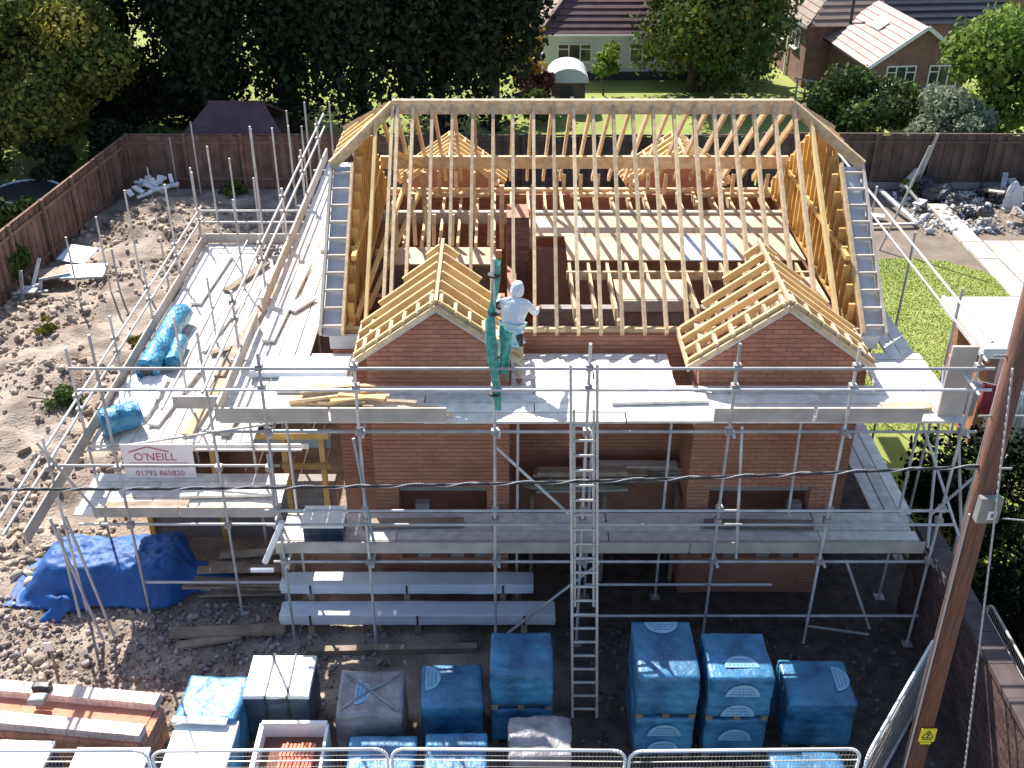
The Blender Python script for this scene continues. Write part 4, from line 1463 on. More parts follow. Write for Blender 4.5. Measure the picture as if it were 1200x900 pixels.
text("O'NEILL", (-5.70, 14.696, 2.31), .21, SIGNR, sg, 'company_name', sx=.95)
text('01792 865820', (-5.66, 14.696, 2.01), .14, SIGNR, sg, 'phone_number')
rf = MB()
rf.bar((-6.12, 14.696, 2.47), (-5.80, 14.696, 2.58), .022, .004, up=(0, 1, 0))
rf.bar((-5.80, 14.696, 2.58), (-5.46, 14.696, 2.48), .022, .004, up=(0, 1, 0))
rf.build('roof_logo', SIGNR, sg)
rl = MB()
rl.bar((-6.14, 14.696, 2.26), (-5.18, 14.696, 2.26), .010, .004, up=(0, 1, 0))
rl.bar((-6.2, 14.696, 2.175), (-5.16, 14.696, 2.175), .008, .004, up=(0, 1, 0))
rl.build('rule', SIGNR, sg)

# blue film rolls on the deck
def roll(name, p0, p1, r, m, label, hole=True, rr=.09):
    t = thing(name, p0, label, 'roll', 'rolls on the sunlit deck')
    p0, p1 = Vector(p0), Vector(p1)
    V, F = [], []
    n, k = 22, 18
    _, ax, ay, az, ln = frame(p0, p1)
    for i in range(n):
        for j in range(k):
            a = 2 * math.pi * j / k
            q = r * (1 + .20 * noise.noise(Vector((math.cos(a) * 1.5, math.sin(a) * 1.5, i * .33 + p0.y))) - .16 * abs(noise.noise(Vector((math.cos(a) * 4, math.sin(a) * 4, i * 1.1 + p0.x)))))
            V.append(p0 + az * (ln * i / (n - 1)) + ax * q * math.cos(a) + ay * q * math.sin(a))
    for i in range(n - 1):
        for j in range(k):
            F.append((i * k + j, i * k + (j + 1) % k, (i + 1) * k + (j + 1) % k, (i + 1) * k + j))
    F.append(tuple(range(k)))
    F.append(tuple(range((n - 1) * k, n * k)))
    b = MB()
    b.add(V, F)
    b.build('film', m, t, True)
    b = MB()
    b.tube(p0 - az * .012, p0 + az * .03, r * .55, 16)
    b.build('core', BLACK, t)
    return t


roll('film_roll', (-6.42, 16.95, 2.72), (-6.36, 19.25, 2.72), .22, TURQ, 'long turquoise film roll lying at the left edge of the deck')
roll('film_roll', (-6.12, 18.2, 2.66), (-6.05, 17.3, 2.66), .15, TURQ, 'short turquoise roll lying close against the right of the long roll')
roll('film_roll', (-6.12, 15.50, 2.74), (-6.66, 15.15, 2.74), .23, TURQ, 'fat turquoise roll with a dark open end at the front of the deck')
cs = thing('crumpled_film', (-6.6, 15.9, 2.5), 'crumpled pale turquoise sheet between the two film rolls on the deck', 'film sheet')
b = MB()
V = [(-6.78 + .75 * u, 15.55 + 1.45 * v, 2.53 + .16 * abs(noise.noise(Vector((u * 3, v * 4, 1)))) + .10 * abs(noise.noise(Vector((u * 8, v * 9, 2))))) for v in [k / 15 for k in range(16)] for u in [k / 9 for k in range(10)]]
b.add(V, [(j * 10 + i, j * 10 + i + 1, (j + 1) * 10 + i + 1, (j + 1) * 10 + i) for j in range(15) for i in range(9)])
o = b.build('sheet', WHITEW, cs, True)
o.modifiers.new('solid', 'SOLIDIFY').thickness = .006

# offcuts on the upper platform
g = 'pine offcuts in the loose pile on the upper platform'
for k in range(20):
    x0 = -3.1 + rnd.uniform(0, 1.0)
    y = 13.22 + rnd.uniform(0, .42)
    a = rnd.uniform(-.35, .35)
    ln = rnd.uniform(.45, 1.0)
    z = 4.21 + .04 * (k % 5)
    plank((x0, y, z), (x0 + ln * math.cos(a), y + ln * math.sin(a) * .5, z + rnd.uniform(-.01, .04)), .075, .045, rnd.choice((PINE, PINE_T, PINE, OLDWOOD)), 'pine offcut in the loose pile on the upper platform left of the left gable', g, 'timber_offcut', 'offcut')
plank((-1.5, 13.25, 4.22), (-.9, 13.24, 4.22), .09, .05, PINE, 'single pine offcut lying apart at the right of the pile', None, 'timber_offcut', 'offcut')
plank((-1.2, 13.10, 4.22), (-.75, 13.10, 4.22), .06, .05, PINE, 'single pine offcut against the toe board under the left gable', None, 'timber_offcut', 'offcut')
for (x0, x1, y0, y1, z, lb) in ((-3.35, -2.25, 13.75, 14.12, 4.24, 'white insulation board lying flat behind the offcut pile'), (-3.8, -2.35, 14.2, 14.7, 4.27, 'white insulation board beside the left corner of the roof'), (-3.9, -3.5, 12.92, 13.0, 4.20, None)):
    if lb:
        t = thing('insulation_board', (x0, y0, 4.18), lb, 'board', 'white insulation boards on the upper platform')
        MB().box((x0, y0, 4.182), (x1, y1, z)).build('board', WHITE, t)
        MB().box((x0 + .003, y0 - .002, 4.19), (x1 - .003, y0 + .001, z - .01)).build('foil_edge', SHEET, t)
for k, (x, y, lb) in enumerate(((-5.55, 22.5, 'grey block at the back left of the block group on the deck'), (-5.28, 22.5, 'grey block at the back middle of the block group on the deck'), (-5.0, 22.5, 'grey block at the back right of the block group on the deck'), (-5.45, 22.1, 'grey block at the front left of the block group on the deck'), (-5.1, 22.1, 'grey block at the front right of the block group on the deck'))):
    t = thing('hollow_block', (x, y, 2.5), lb, 'block', 'grey blocks on the back of the deck')
    b = MB()
    b.box((x, y, 2.505), (x + .22, y + .04, 2.68)).box((x, y + .18, 2.505), (x + .22, y + .22, 2.68)).box((x, y + .04, 2.505), (x + .04, y + .18, 2.68)).box((x + .18, y + .04, 2.505), (x + .22, y + .18, 2.68))
    b.build('shell', BLOCK, t)
    MB().box((x + .09, y + .04, 2.505), (x + .13, y + .18, 2.66)).build('web', BLOCK, t)
# loose tubes, beams and boards lying on the deck
dk = [(-5.0, 15.3, -4.6, 19.6, .05, STEEL), (-4.85, 15.2, -4.55, 18.9, .05, STEEL), (-4.62, 15.1, -4.35, 20.2, .16, TOE), (-5.3, 16.2, -4.95, 20.4, .05, STEEL), (-5.15, 17.0, -4.75, 21.2, .17, OLDWOOD), (-4.9, 16.3, -4.45, 18.2, .12, BOARD), (-5.65, 18.0, -5.35, 20.2, .06, STEEL)]
lbs = ['thin tube lying left of the grey beams on the deck', 'thin tube lying hard against the grey toe beam on the deck', 'broad grey beam lying along the right of the sunlit deck', 'tube lying in the middle of the deck beside the blue rolls', 'brown weathered plank lying along the far middle of the deck', 'short pale board lying slanted near the broad grey beam', 'short tube lying nearest the rear blocks on the deck']
for (x0, y0, x1, y1, w_, m), lb in zip(dk, lbs):
    plank((x0, y0, 2.50 + w_ / 3), (x1, y1, 2.52 + w_ / 3), w_, min(w_, .06), m, lb, 'loose lengths lying on the deck', 'loose_length', 'loose length')
plank((6.42, 13.15, 4.19), (6.42, 13.15, 5.30), .36, .05, TOE, 'broad pale board standing upright at the right end of the upper platform', None, 'upright_board', 'board')
cl = [(-5.9, 15.4, -5.6, 17.4, .2, BOARD, 'wide pale board lying left of the middle tubes at the deck front'), (-5.25, 15.1, -5.05, 16.9, .2, PINE, 'fresh pine board lying at the front of the deck'), (-4.45, 19.2, -4.2, 22.0, .2, BOARD, 'long pale board against the toe beam near the rear of the deck'), (-5.8, 20.6, -5.2, 22.0, .18, OLDWOOD, 'dark weathered board lying slanted before the grey blocks'),
      (-6.3, 20.0, -6.15, 22.4, .22, BOARD, 'pale board along the left rear edge of the deck'), (-4.9, 20.9, -4.5, 21.6, .3, PALEJ, 'small grey sheet lying right of the grey blocks'), (-5.5, 17.9, -4.9, 18.2, .14, OLDWOOD, 'short dark plank lying across the middle of the deck'), (-4.75, 15.2, -4.3, 16.6, .25, PALEJ, 'grey plank bundle at the front right of the deck')]
for x0, y0, x1, y1, w_, m, lb in cl:
    plank((x0, y0, 2.545), (x1, y1, 2.55 + rnd.uniform(0, .03)), w_, .05, m, lb, 'loose lengths lying on the deck', 'loose_length', 'loose length')
cl = [(-3.75, 15.3, -3.6, 18.2, .2, BOARD, 'pale spare board lying on the narrow platform by the left gable'), (-3.35, 18.9, -3.2, 21.2, .2, BOARD, 'pale spare board further back on the narrow platform by the left gable'), (-3.6, 16.4, -3.3, 16.9, .25, SHEET, 'small bluish sheet on the narrow platform by the left gable'), (1.6, 13.5, 3.0, 13.55, .22, BOARD, 'spare board lying along the upper platform right of the ladder'), (5.5, 13.3, 6.2, 13.35, .2, PINE, 'pine board on the upper platform near the upright board')]
for x0, y0, x1, y1, w_, m, lb in cl:
    plank((x0, y0, 4.215), (x1, y1, 4.22), w_, .045, m, lb, 'spare boards on the upper platform', 'spare_board', 'board')
cl = [(-6.3, 13.85, -5.0, 13.9, .2, OLDWOOD, 'dark plank lying on the lower walkway under the company board'), (-5.2, 14.2, -3.7, 14.25, .2, BOARD, 'pale plank lying on the lower walkway right of the company board'), (-2.2, 13.6, -.6, 13.62, .2, OLDWOOD, 'dark plank on the lower platform before the left bay'), (3.2, 13.6, 4.9, 13.55, .2, OLDWOOD, 'dark plank on the lower platform before the right bay')]
for x0, y0, x1, y1, w_, m, lb in cl:
    zz = 2.0 if x0 < -3.6 else 1.86
    plank((x0, y0, zz), (x1, y1, zz + .01), w_, .05, m, lb, 'planks lying on the lower platform', 'loose_plank', 'plank')
cn = thing('crate', (-2.75, 13.2, 1.84), 'dark storage crate with pale lid at the left end of the lower platform', 'crate')
MB().box((-3.05, 13.15, 1.85), (-2.45, 13.6, 2.14)).build('body', NAVYW, cn)
MB().box((-3.08, 13.12, 2.142), (-2.42, 13.63, 2.19)).build('lid', WHITE, cn)

# ------------------------------------------------------------------ fences
def board_fence(pts, h, label, m, bwid=.15, post=1.8, jit=.02):
    t = thing('board_fence', (pts[0][0], pts[0][1], 0), label, 'fence')
    for (xa, ya), (xb, yb_) in zip(pts, pts[1:]):
        a, c = Vector((xa, ya, 0)), Vector((xb, yb_, 0))
        ln = (c - a).length
        d = (c - a) / ln
        nrm = Vector((-d.y, d.x, 0))
        n = int(ln / bwid)
        for k in range(n):
            p = a + d * ((k + .5) * ln / n) + nrm * (.012 if k % 2 else -.012)
            bar('fence_board', p - Vector((0, 0, .05)), p + Vector((0, 0, h - .04 + rnd.uniform(-jit, jit))), ln / n + .02, .018, m, t, up=tuple(nrm))
        q = 0
        while q <= ln + .01:
            p = a + d * q - nrm * .07
            bar('fence_post', p - Vector((0, 0, .05)), p + Vector((0, 0, h + .05)), .09, .09, m, t, up=tuple(nrm))
            q += post
        for z in (.3, h - .25):
            bar('rail', a - nrm * .045 + Vector((0, 0, z)), c - nrm * .045 + Vector((0, 0, z)), .04, .08, m, t)
        bar('capping', a + Vector((0, 0, h)), c + Vector((0, 0, h)), .07, .035, m, t)
    return t


board_fence([(-13.35, 19.0), (-12.75, 26.0), (-11.95, 33.55)], 1.75, 'brown board fence running back along the left side of the plot', FENCE)
board_fence([(-11.9, 33.62), (-3.0, 33.62)], 1.75, 'brown board fence closing the back left of the plot below the shed roof', FENCE)
board_fence([(-2.9, 33.62), (8.2, 33.62)], 1.72, 'board fence with tree shade put into its dark boards, seen through the open roof timbers', FENCED)  # dark board colour stands in for tree shade
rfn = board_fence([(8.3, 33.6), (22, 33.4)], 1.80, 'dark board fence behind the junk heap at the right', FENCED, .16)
bar('concrete_post', (13.35, 33.38, 0), (13.75, 33.42, 1.85), .10, .08, PAVE, rfn, up=(0, 1, 0))
for k in range(5):
    bar('gravel_board', (9.0 + k * 2.6, 33.42, .12), (11.55 + k * 2.6, 33.40, .12), .04, .24, CONC, rfn)

# shed roof behind the back fence
sh = thing('garden_shed', (-8.85, 35.6, 0), 'brown roofed shed in the shade of the dark trees behind the back fence', 'shed')
MB().box((-10.2, 34.8, 0), (-7.4, 36.6, 1.45)).build('wall', FENCED, sh)
for y0, z0, y1, z1 in ((34.6, 1.42, 35.7, 2.12), (36.8, 1.42, 35.7, 2.12)):
    MB().extr([(-10.4, y0, z0), (-7.2, y0, z0), (-7.9, y1, z1), (-9.7, y1, z1)], (0, 0, .06)).build('roof_slope', TILEP, sh)
MB().box((-9.75, 35.64, 2.15), (-7.85, 35.76, 2.22)).build('ridge', TILEP, sh)

# ------------------------------------------------------------------ trees and shrubs
def foliage(name, blobs, n, size, m, parent, seed, shell=.5, flat=0.0):
    rs = np.random.RandomState(seed)
    w_ = np.array([b[3] * b[4] + b[4] * b[5] + b[3] * b[5] for b in blobs])
    idx = rs.choice(len(blobs), n, p=w_ / w_.sum())
    B = np.array(blobs)[idx]
    d = rs.randn(n, 3)
    d /= np.linalg.norm(d, axis=1)[:, None]
    rad = 1 - shell * rs.rand(n) ** 1.6
    ph = np.sin(d[:, 0] * 5 + B[:, 0] * 3) * np.sin(d[:, 1] * 5 + B[:, 1] * 2) * np.sin(d[:, 2] * 6 + B[:, 2])
    rad = rad * (1 + .22 * ph) + .05 * rs.randn(n)
    C = B[:, :3] + d * rad[:, None] * B[:, 3:6]
    nrm = d + .9 * rs.randn(n, 3)
    nrm /= np.linalg.norm(nrm, axis=1)[:, None]
    t1 = np.cross(nrm, rs.randn(n, 3))
    t1 /= np.linalg.norm(t1, axis=1)[:, None]
    t2 = np.cross(nrm, t1)
    s = size * (.3 + 1.25 * rs.rand(n) ** 1.5)
    a, b_ = t1 * s[:, None], t2 * (s * (.45 + .4 * rs.rand(n)))[:, None]
    V = np.stack([C - a, C + b_, C + a, C - b_], 1).reshape(-1, 3)
    V[:, 2] = np.maximum(V[:, 2], .03)
    return mesh_np(name, V, np.arange(4 * n).reshape(-1, 4), m, parent)


def clumps(cx, cy, cz, rx, ry, rz, n, seed, f=.42):
    r_ = random.Random(seed)
    out = []
    for k in range(n):
        while True:
            u = Vector((r_.uniform(-1, 1), r_.uniform(-1, 1), r_.uniform(-1, 1)))
            if .25 < u.length < 1: break
        q = f * r_.uniform(.7, 1.25)
        out.append((cx + u.x * rx * .78, cy + u.y * ry * .78, cz + u.z * rz * .8, rx * q, ry * q, rz * q * .8))
    return out


def tree(x, y, h, zc, rx, rz, m, label, n, size, seed, cat='tree', name='tree', group=None, nb=16, tr=.16, m2=None, trunks=1):
    t = thing(name, (x, y, 0), label, cat, group)
    r_ = random.Random(seed)
    tk = MB()
    for q in range(trunks):
        ox = (q - (trunks - 1) / 2) * .5
        p, rr = Vector((x + ox, y, -.1)), tr
        pts = [p]
        for k in range(4):
            p2 = p + Vector((r_.uniform(-.12, .12), r_.uniform(-.12, .12), (zc + rz * .4) / 4))
            tk.tube(p, p2, rr, 8, rr * .8)
            p, rr = p2, rr * .8
            pts.append(p)
        for k in range(7):
            b0 = pts[1 + k % 4]
            a = r_.uniform(0, 6.28)
            e = b0 + Vector((math.cos(a) * rx * .7, math.sin(a) * rx * .7, r_.uniform(.3, .9) * rz * .6))
            tk.tube(b0, e, rr * .7, 6, .02)
    tk.build('trunk', BARK, t, True)
    bl = clumps(x, y, zc, rx, rx, rz, nb, seed)
    foliage('crown', bl, n, size, m, t, seed)
    if m2:
        bl2 = [(a + r_.uniform(-.2, .2), b_ + r_.uniform(-.2, .2), c + .15, d * .9, e * .9, f * .9) for a, b_, c, d, e, f in bl[::3]]
        foliage('crown', bl2, n // (9 if m is LF_DARK else 3), size, m2, t, seed + 9)
    return t


# left
tree(-15.0, 35.2, 6, 3.3, 2.8, 2.7, LF_YEL, 'broad yellow green tree behind the left fence corner', 24000, .09, 11, m2=LF_GRN, nb=22)
tree(-18.5, 33.5, 6, 3.6, 2.5, 2.6, LF_GRN, 'green tree at the top left edge beyond the side lawn', 9000, .11, 12, m2=LF_YEL)
tree(-11.4, 43.5, 8, 4.6, 2.2, 3.0, LF_GRN, 'mid green leafy tree between the yellow tree and the dark evergreens', 9000, .12, 13, nb=18)
darks = [(-10.6, 38.6, 'leftmost dark evergreen standing behind the shed roof'), (-7.6, 39.2, 'second dark evergreen from the left behind the shed roof'), (-5.0, 38.0, 'dark evergreen behind the left end of the roof ridge'), (-2.3, 38.8, 'dark evergreen in the middle of the dark row'), (-.3, 39.6, 'rightmost dark evergreen next to the straw yellow bush'),
         (-8.8, 43.5, 'dark evergreen in the second row on the left'), (-3.8, 43.8, 'dark evergreen in the second row on the right'),
         (-17.0, 39.6, 'dark evergreen behind the broad yellow green tree'), (-20.0, 37.5, 'dark evergreen at the far left edge'), (-14.4, 41.8, 'dark evergreen between the yellow green tree and the mid green one')]
for k, (x, y, lb) in enumerate(darks):
    tall = k not in (7, 1, 3)
    tree(x, y, 9, 6.4 if tall else 4.3, 2.0 + .2 * (k % 2), 6.6 if tall else 4.4, LF_DARK, lb, 15000 if tall else 11000, .12, 20 + k, 'tree', 'evergreen_tree', 'dark evergreens behind the back fence', nb=26, tr=.22, m2=LF_MID if k in (0, 2, 5, 9) else None)
foli = thing('shrub', (1.1, 42.6, 0), 'straw yellow bush right of the dark evergreens', 'shrub')
foliage('crown', clumps(.95, 42.8, 2.1, 1.0, .9, 1.0, 9, 31), 3200, .08, LF_ORG, foli, 31)
MB().tube((.95, 42.8, 0), (.95, 42.8, 1.8), .06, 6).build('stem', BARK, foli)
foli = thing('shrub', (1.3, 41.2, 0), 'dusky red leaved shrub under the straw yellow bush', 'shrub')
foliage('crown', clumps(1.15, 41.6, 1.15, .95, .8, .75, 8, 32), 2600, .08, LF_RED, foli, 32)
MB().tube((1.15, 41.6, 0), (1.15, 41.6, .9), .05, 6).build('stem', BARK, foli)
foli = thing('shrub', (1.2, 40.2, 0), 'green shrub just behind the ridge beside the little dark outbuilding', 'shrub')
foliage('crown', clumps(1.25, 40.3, .75, .9, .7, .7, 8, 33), 2600, .08, LF_GRN, foli, 33)
MB().tube((1.25, 40.3, 0), (1.25, 40.3, .7), .05, 6).build('stem', BARK, foli)
# little outbuilding with pale rounded roof
ob = thing('outbuilding', (2.6, 42.5, 0), 'small dark outbuilding with pale curved roof before the white bungalow', 'outbuilding')
MB().box((1.95, 42.1, 0), (3.25, 43.6, 1.15)).build('wall', FENCED, ob)
cv = MB()
poly = [(2.6 + .78 * math.cos(a), 41.95, 1.12 + .55 * math.sin(a)) for a in [math.pi * k / 10 for k in range(11)]]
cv.extr(poly, (0, 1.8, 0))
cv.build('roof', FELT, ob)
MB().box((2.3, 42.085, 0), (2.75, 42.098, .95)).build('door', SLATE, ob)
tree(4.15, 44.2, 2.6, 1.55, .75, .75, LF_BRI, 'small bright green young tree on the back lawn', 2600, .08, 41, nb=9, tr=.05)
tree(8.3, 44.8, 9, 4.3, 3.5, 4.0, LF_GRN, 'large spreading conifer with yellow green tips on the back lawn', 28000, .11, 42, nb=34, tr=.20, m2=LF_YEL, trunks=3)
tree(12.5, 37.6, 3, 1.45, 1.75, 1.5, LF_MID, 'dark green bush behind the right end of the ridge', 9000, .085, 43, 'bush', 'bush', nb=16, m2=LF_GRN)
tree(15.2, 35.4, 3, 1.45, 1.45, 1.45, LF_SIL, 'silvery grey green bush behind the dark fence on the right', 9000, .08, 44, 'bush', 'bush', nb=16)
tree(17.1, 37.2, 6, 2.7, 2.0, 2.5, LF_BRI, 'bright green tree at the right edge behind the dark fence', 12000, .10, 45, nb=20, m2=LF_GRN)
tree(14.4, 36.0, 2, .9, .55, .9, LF_RED, 'thin reddish shrub between the dark bush and the silvery one', 1300, .07, 46, 'shrub', 'shrub', nb=7, tr=.05)
tree(14.6, 37.8, 2, 1.5, .55, .6, LF_ORG, 'pale flowering shrub behind the reddish shrub', 1400, .08, 47, 'shrub', 'shrub', nb=7, tr=.05)
tree(10.9, 46.5, 3, 1.4, .8, 1.2, LF_BRI, 'bright green shrub at the corner of the brown roofed house', 2600, .09, 48, 'shrub', 'shrub', nb=9, tr=.06)
tree(-9.35, 19.6, 1, .42, .5, .45, LF_GRN, 'low green bush growing out of the rubble left of the deck', 2600, .045, 49, 'bush', 'bush', nb=9, tr=.03)
tree(-13.0, 25.9, 1.4, .7, .6, .7, LF_GRN, 'green bush against the left fence', 2600, .06, 50, 'bush', 'bush', nb=9, tr=.04)
tree(-8.6, 32.9, .8, .3, .5, .35, LF_GRN, 'low weedy bush at the foot of the back fence', 1500, .05, 51, 'bush', 'bush', nb=7, tr=.02)
tree(13.1, 32.9, .6, .25, .35, .28, LF_BRI, 'bright green weeds at the back of the junk heap', 1100, .05, 52, 'plant', 'weed_plant', nb=6, tr=.015)
fh = thing('far_hedge', (-17, 43, 0), 'tall dark hedge across the back of the left gardens', 'hedge')
r2 = random.Random(15)
foliage('leaves', [(r2.uniform(-24, -10.5), r2.uniform(39.0, 44), r2.uniform(.4, 2.2), 1.1, .8, 1.0) for k in range(60)], 30000, .11, LF_DARK, fh, 88)
MB().box((-24, 42.4, 0), (-11, 42.6, 1.2)).build('stem', BARK, fh)
for k, (x, y, s_, lb) in enumerate(((-13.0, 34.9, .9, 'dark shrub behind the left fence corner'), (-11.6, 35.3, .7, 'dark shrub between the fence corner and the shed'), (-14.6, 33.4, .8, 'dark shrub beyond the left fence beside the trampoline'), (-14.4, 29.6, .75, 'dark shrub beyond the left fence in front of the trampoline'), (-17.2, 30.6, 1.3, 'wide dark shrub left of the trampoline'), (-16.8, 33.8, 1.4, 'wide dark shrub under the broad yellow green tree'))):
    tree(x, y, 1, s_, s_ * 1.15, s_, LF_MID if k % 2 else LF_DARK, lb, 4200, .08, 90 + k, 'shrub', 'shrub', 'dark shrubs round the left gardens', nb=9, tr=.03)
for k, (x, y, lb) in enumerate(((-10.9, 22.9, 'weed clump beside the short leaning tube on the left dirt'), (-8.3, 25.2, 'weed clump behind the rear corner of the deck'), (-9.9, 16.6, 'weed clump on the rubble left of the front deck rails'), (-12.4, 21.4, 'weed clump near the left edge below the broken chair'), (-8.5, 22.3, 'weed clump close to the left deck rails'), (-11.6, 18.2, 'weed clump on the rubble at the left edge of the picture'))):
    tree(x, y, .4, .18 + ground_h(x, y), .28, .2, LF_GRN if k % 2 else LF_YEL, lb, 700, .045, 120 + k, 'plant', 'weed_plant', 'weed clumps on the left dirt', nb=6, tr=.012)
hd = thing('hedge', (9.6, 15.6, 0), 'dense dark hedge beyond the brick wall at the right edge', 'hedge')
bl = []
r_ = random.Random(5)
for k in range(40):
    bl.append((r_.uniform(7.9, 13.5), r_.uniform(13.9, 16.9), r_.uniform(.3, 1.4), .6, .6, .55))
for k in range(26):  # low near-black leaves added to darken the lit ground beyond the wall
    bl.append((r_.uniform(7.9, 11), r_.uniform(8.2, 13.9), r_.uniform(.1, .7), .6, .6, .5))
foliage('leaves', bl, 36000, .06, LF_HEDGE, hd, 60)
foliage('leaves', [b_ for b_ in bl if b_[2] > .8 and b_[0] > 11.2], 1500, .05, LF_MID, hd, 61)  # sunlit tops painted in with a paler leaf colour
hw_ = MB()
for k in range(14):
    hw_.tube((8.1 + k * .4, 15.3, 0), (8.1 + k * .4 + r_.uniform(-.1, .1), 15.4, 1.4), .035, 6, .015)
hw_.build('stem', BARK, hd)
# hedge behind the plot's back fence at the right, seen through the roof timbers
# ------------------------------------------------------------------ houses behind
def window(parent, M, w_, h_, lights=3, top=.3):
    fr = MB()
    f = .05
    fr.box((0, -.03, 0), (w_, .03, f)).box((0, -.03, h_ - f), (w_, .03, h_)).box((0, -.03, f), (f, .03, h_ - f)).box((w_ - f, -.03, f), (w_, .03, h_ - f))
    for k in range(1, lights):
        x = w_ * k / lights
        fr.box((x - f / 2, -.03, f), (x + f / 2, .03, h_ - f))
    if top:
        for k in (0, lights - 1):
            x0, x1 = w_ * k / lights + f / 2, w_ * (k + 1) / lights - f / 2
            fr.box((x0 + (.025 if k == 0 else 0), -.028, h_ * (1 - top) - .02), (x1 - (.025 if k else 0), .028, h_ * (1 - top) + .02))
    wdw = fr.build('window', WHITE, parent, M=M)
    MB().box((f, -.008, f), (w_ - f, .008, h_ - f)).build('pane', GLASS, wdw, M=M)
    MB().box((-.05, -.09, -.05), (w_ + .05, .0, -.004)).build('sill', WHITE, wdw, M=M)
    return wdw


def tiled_slope(parent, p00, p10, p01, p11, n, m, name='tile_course', th=.05):
    """courses of tiles from the eaves (p00-p10) up to the ridge (p01-p11), each lapping the one below"""
    p00, p10, p01, p11 = map(Vector, (p00, p10, p01, p11))
    nr_ = (p10 - p00).cross(p01 - p00).normalized()
    if nr_.z < 0: nr_ = -nr_
    for k in range(n):
        a, c = k / n, min(1, (k + 1.15) / n)
        q = [p00.lerp(p01, a) + nr_ * th * 1.2, p10.lerp(p11, a) + nr_ * th * 1.2, p10.lerp(p11, c) + nr_ * th * .35, p00.lerp(p01, c) + nr_ * th * .35]
        MB().extr(q, -nr_ * th).build(name, m, parent)


bg1 = thing('bungalow', (6, 46.5, 0), 'white rendered bungalow with plum tiled roof at the top centre', 'house')
MB().box((1.75, 46.6, 0), (10.2, 52, 1.98)).build('wall', RENDER, bg1)
window(bg1, T((2.35, 46.57, .75)), 1.45, .78, 3)
window(bg1, T((5.4, 46.57, .75)), 1.1, .78, 2)
MB().box((4.35, 46.56, 0), (4.95, 46.6, 1.6)).build('door', WHITE, bg1)
tiled_slope(bg1, (1.55, 46.3, 1.95), (10.4, 46.3, 1.95), (4.3, 49.6, 4.9), (10.4, 49.6, 4.9), 14, TILEP)
tiled_slope(bg1, (1.50, 52.6, 1.95), (1.50, 46.28, 1.95), (4.25, 49.6, 4.9), (4.25, 49.6, 4.9), 14, TILEB)
bar('hip_ridge', (1.5, 46.25, 2.02), (4.3, 49.6, 4.99), .16, .07, TILEB, bg1)
bar('gutter', (1.6, 46.24, 1.93), (10.3, 46.24, 1.93), .08, .07, WHITE, bg1)
MB().box((1.8, 46.5, 0), (10.2, 46.59, .35)).build('plinth', SLATE, bg1)
bg2 = thing('brown_roofed_house', (-.5, 52, 0), 'weathered brown roofed house left behind the white bungalow', 'house')
MB().box((-3.0, 50, 0), (3.6, 57, 2.6)).build('wall', HBRICK, bg2)
tiled_slope(bg2, (-3.2, 49.8, 2.5), (4.0, 49.8, 2.5), (-3.2, 53.5, 5.2), (4.0, 53.5, 5.2), 12, TILEB)
MB().box((-.4, 52.6, 3.4), (.3, 53.3, 5.9)).build('chimney', HBRICK, bg2)
window(bg2, T((.6, 49.97, .9)), 1.2, .9, 2)

bh = thing('brick_house', (15.6, 41.2, 0), 'brown brick house with pink tiled gable extension at the top right', 'house')
LBH = T((15.65, 41.0, 0)) @ Matrix.Rotation(R(5), 4, 'Z')


def bhp(x, y, z):
    return LBH @ Vector((x, y, z))


HW, AP, EV, DP = 1.85, 3.45, 2.15, 4.6
gw = MB()
gw.extr([(-HW, 0, 0), (HW, 0, 0), (HW, 0, EV), (0, 0, AP - .08), (-HW, 0, EV)], (0, .2, 0))
gwo = gw.build('gable_wall', HBRICK, bh, M=LBH)
bk_ = MB().box((-HW, .2, 0), (-HW + .2, DP, EV)).build('side_wall', HBRICK, bh, M=LBH)
MB().box((HW - .2, .2, 0), (HW, DP, EV)).build('side_wall', HBRICK, bh, M=LBH)
window(bh, LBH @ T((-1.25, -.01, 1.22)), 1.15, .82, 3)
window(bh, LBH @ T((.40, -.01, 1.22)), 1.15, .82, 3)
e = .2
for sd in (-1, 1):
    xe, ze = sd * (HW + e), EV - (AP - EV) / HW * e
    tiled_slope(bh, bhp(xe, -.15, ze), bhp(xe, DP, ze), bhp(0, -.15, AP), bhp(0, DP, AP), 9, TILEPK)
    bar('bargeboard', bhp(xe, -.18, ze + .0), bhp(0, -.18, AP + .0), .03, .14, WHITE, bh)
    bar('gutter', bhp(xe, -.1, ze - .03), bhp(xe, DP, ze - .03), .07, .07, BLACK, bh)
skl = MB().extr([tuple(bhp(-.95, 2.0, EV + .63 + .10)), tuple(bhp(-.95, 2.9, EV + .63 + .10)), tuple(bhp(-.55, 2.9, EV + .91 + .10)), tuple(bhp(-.55, 2.0, EV + .91 + .10))], (0, 0, .05)).build('rooflight', WHITE, bh)
MB().tube(tuple(bhp(-1.2, 4.2, 2.6)), tuple(bhp(-1.2, 4.2, 3.7)), .06, 8).build('flue', BLACK, bh)
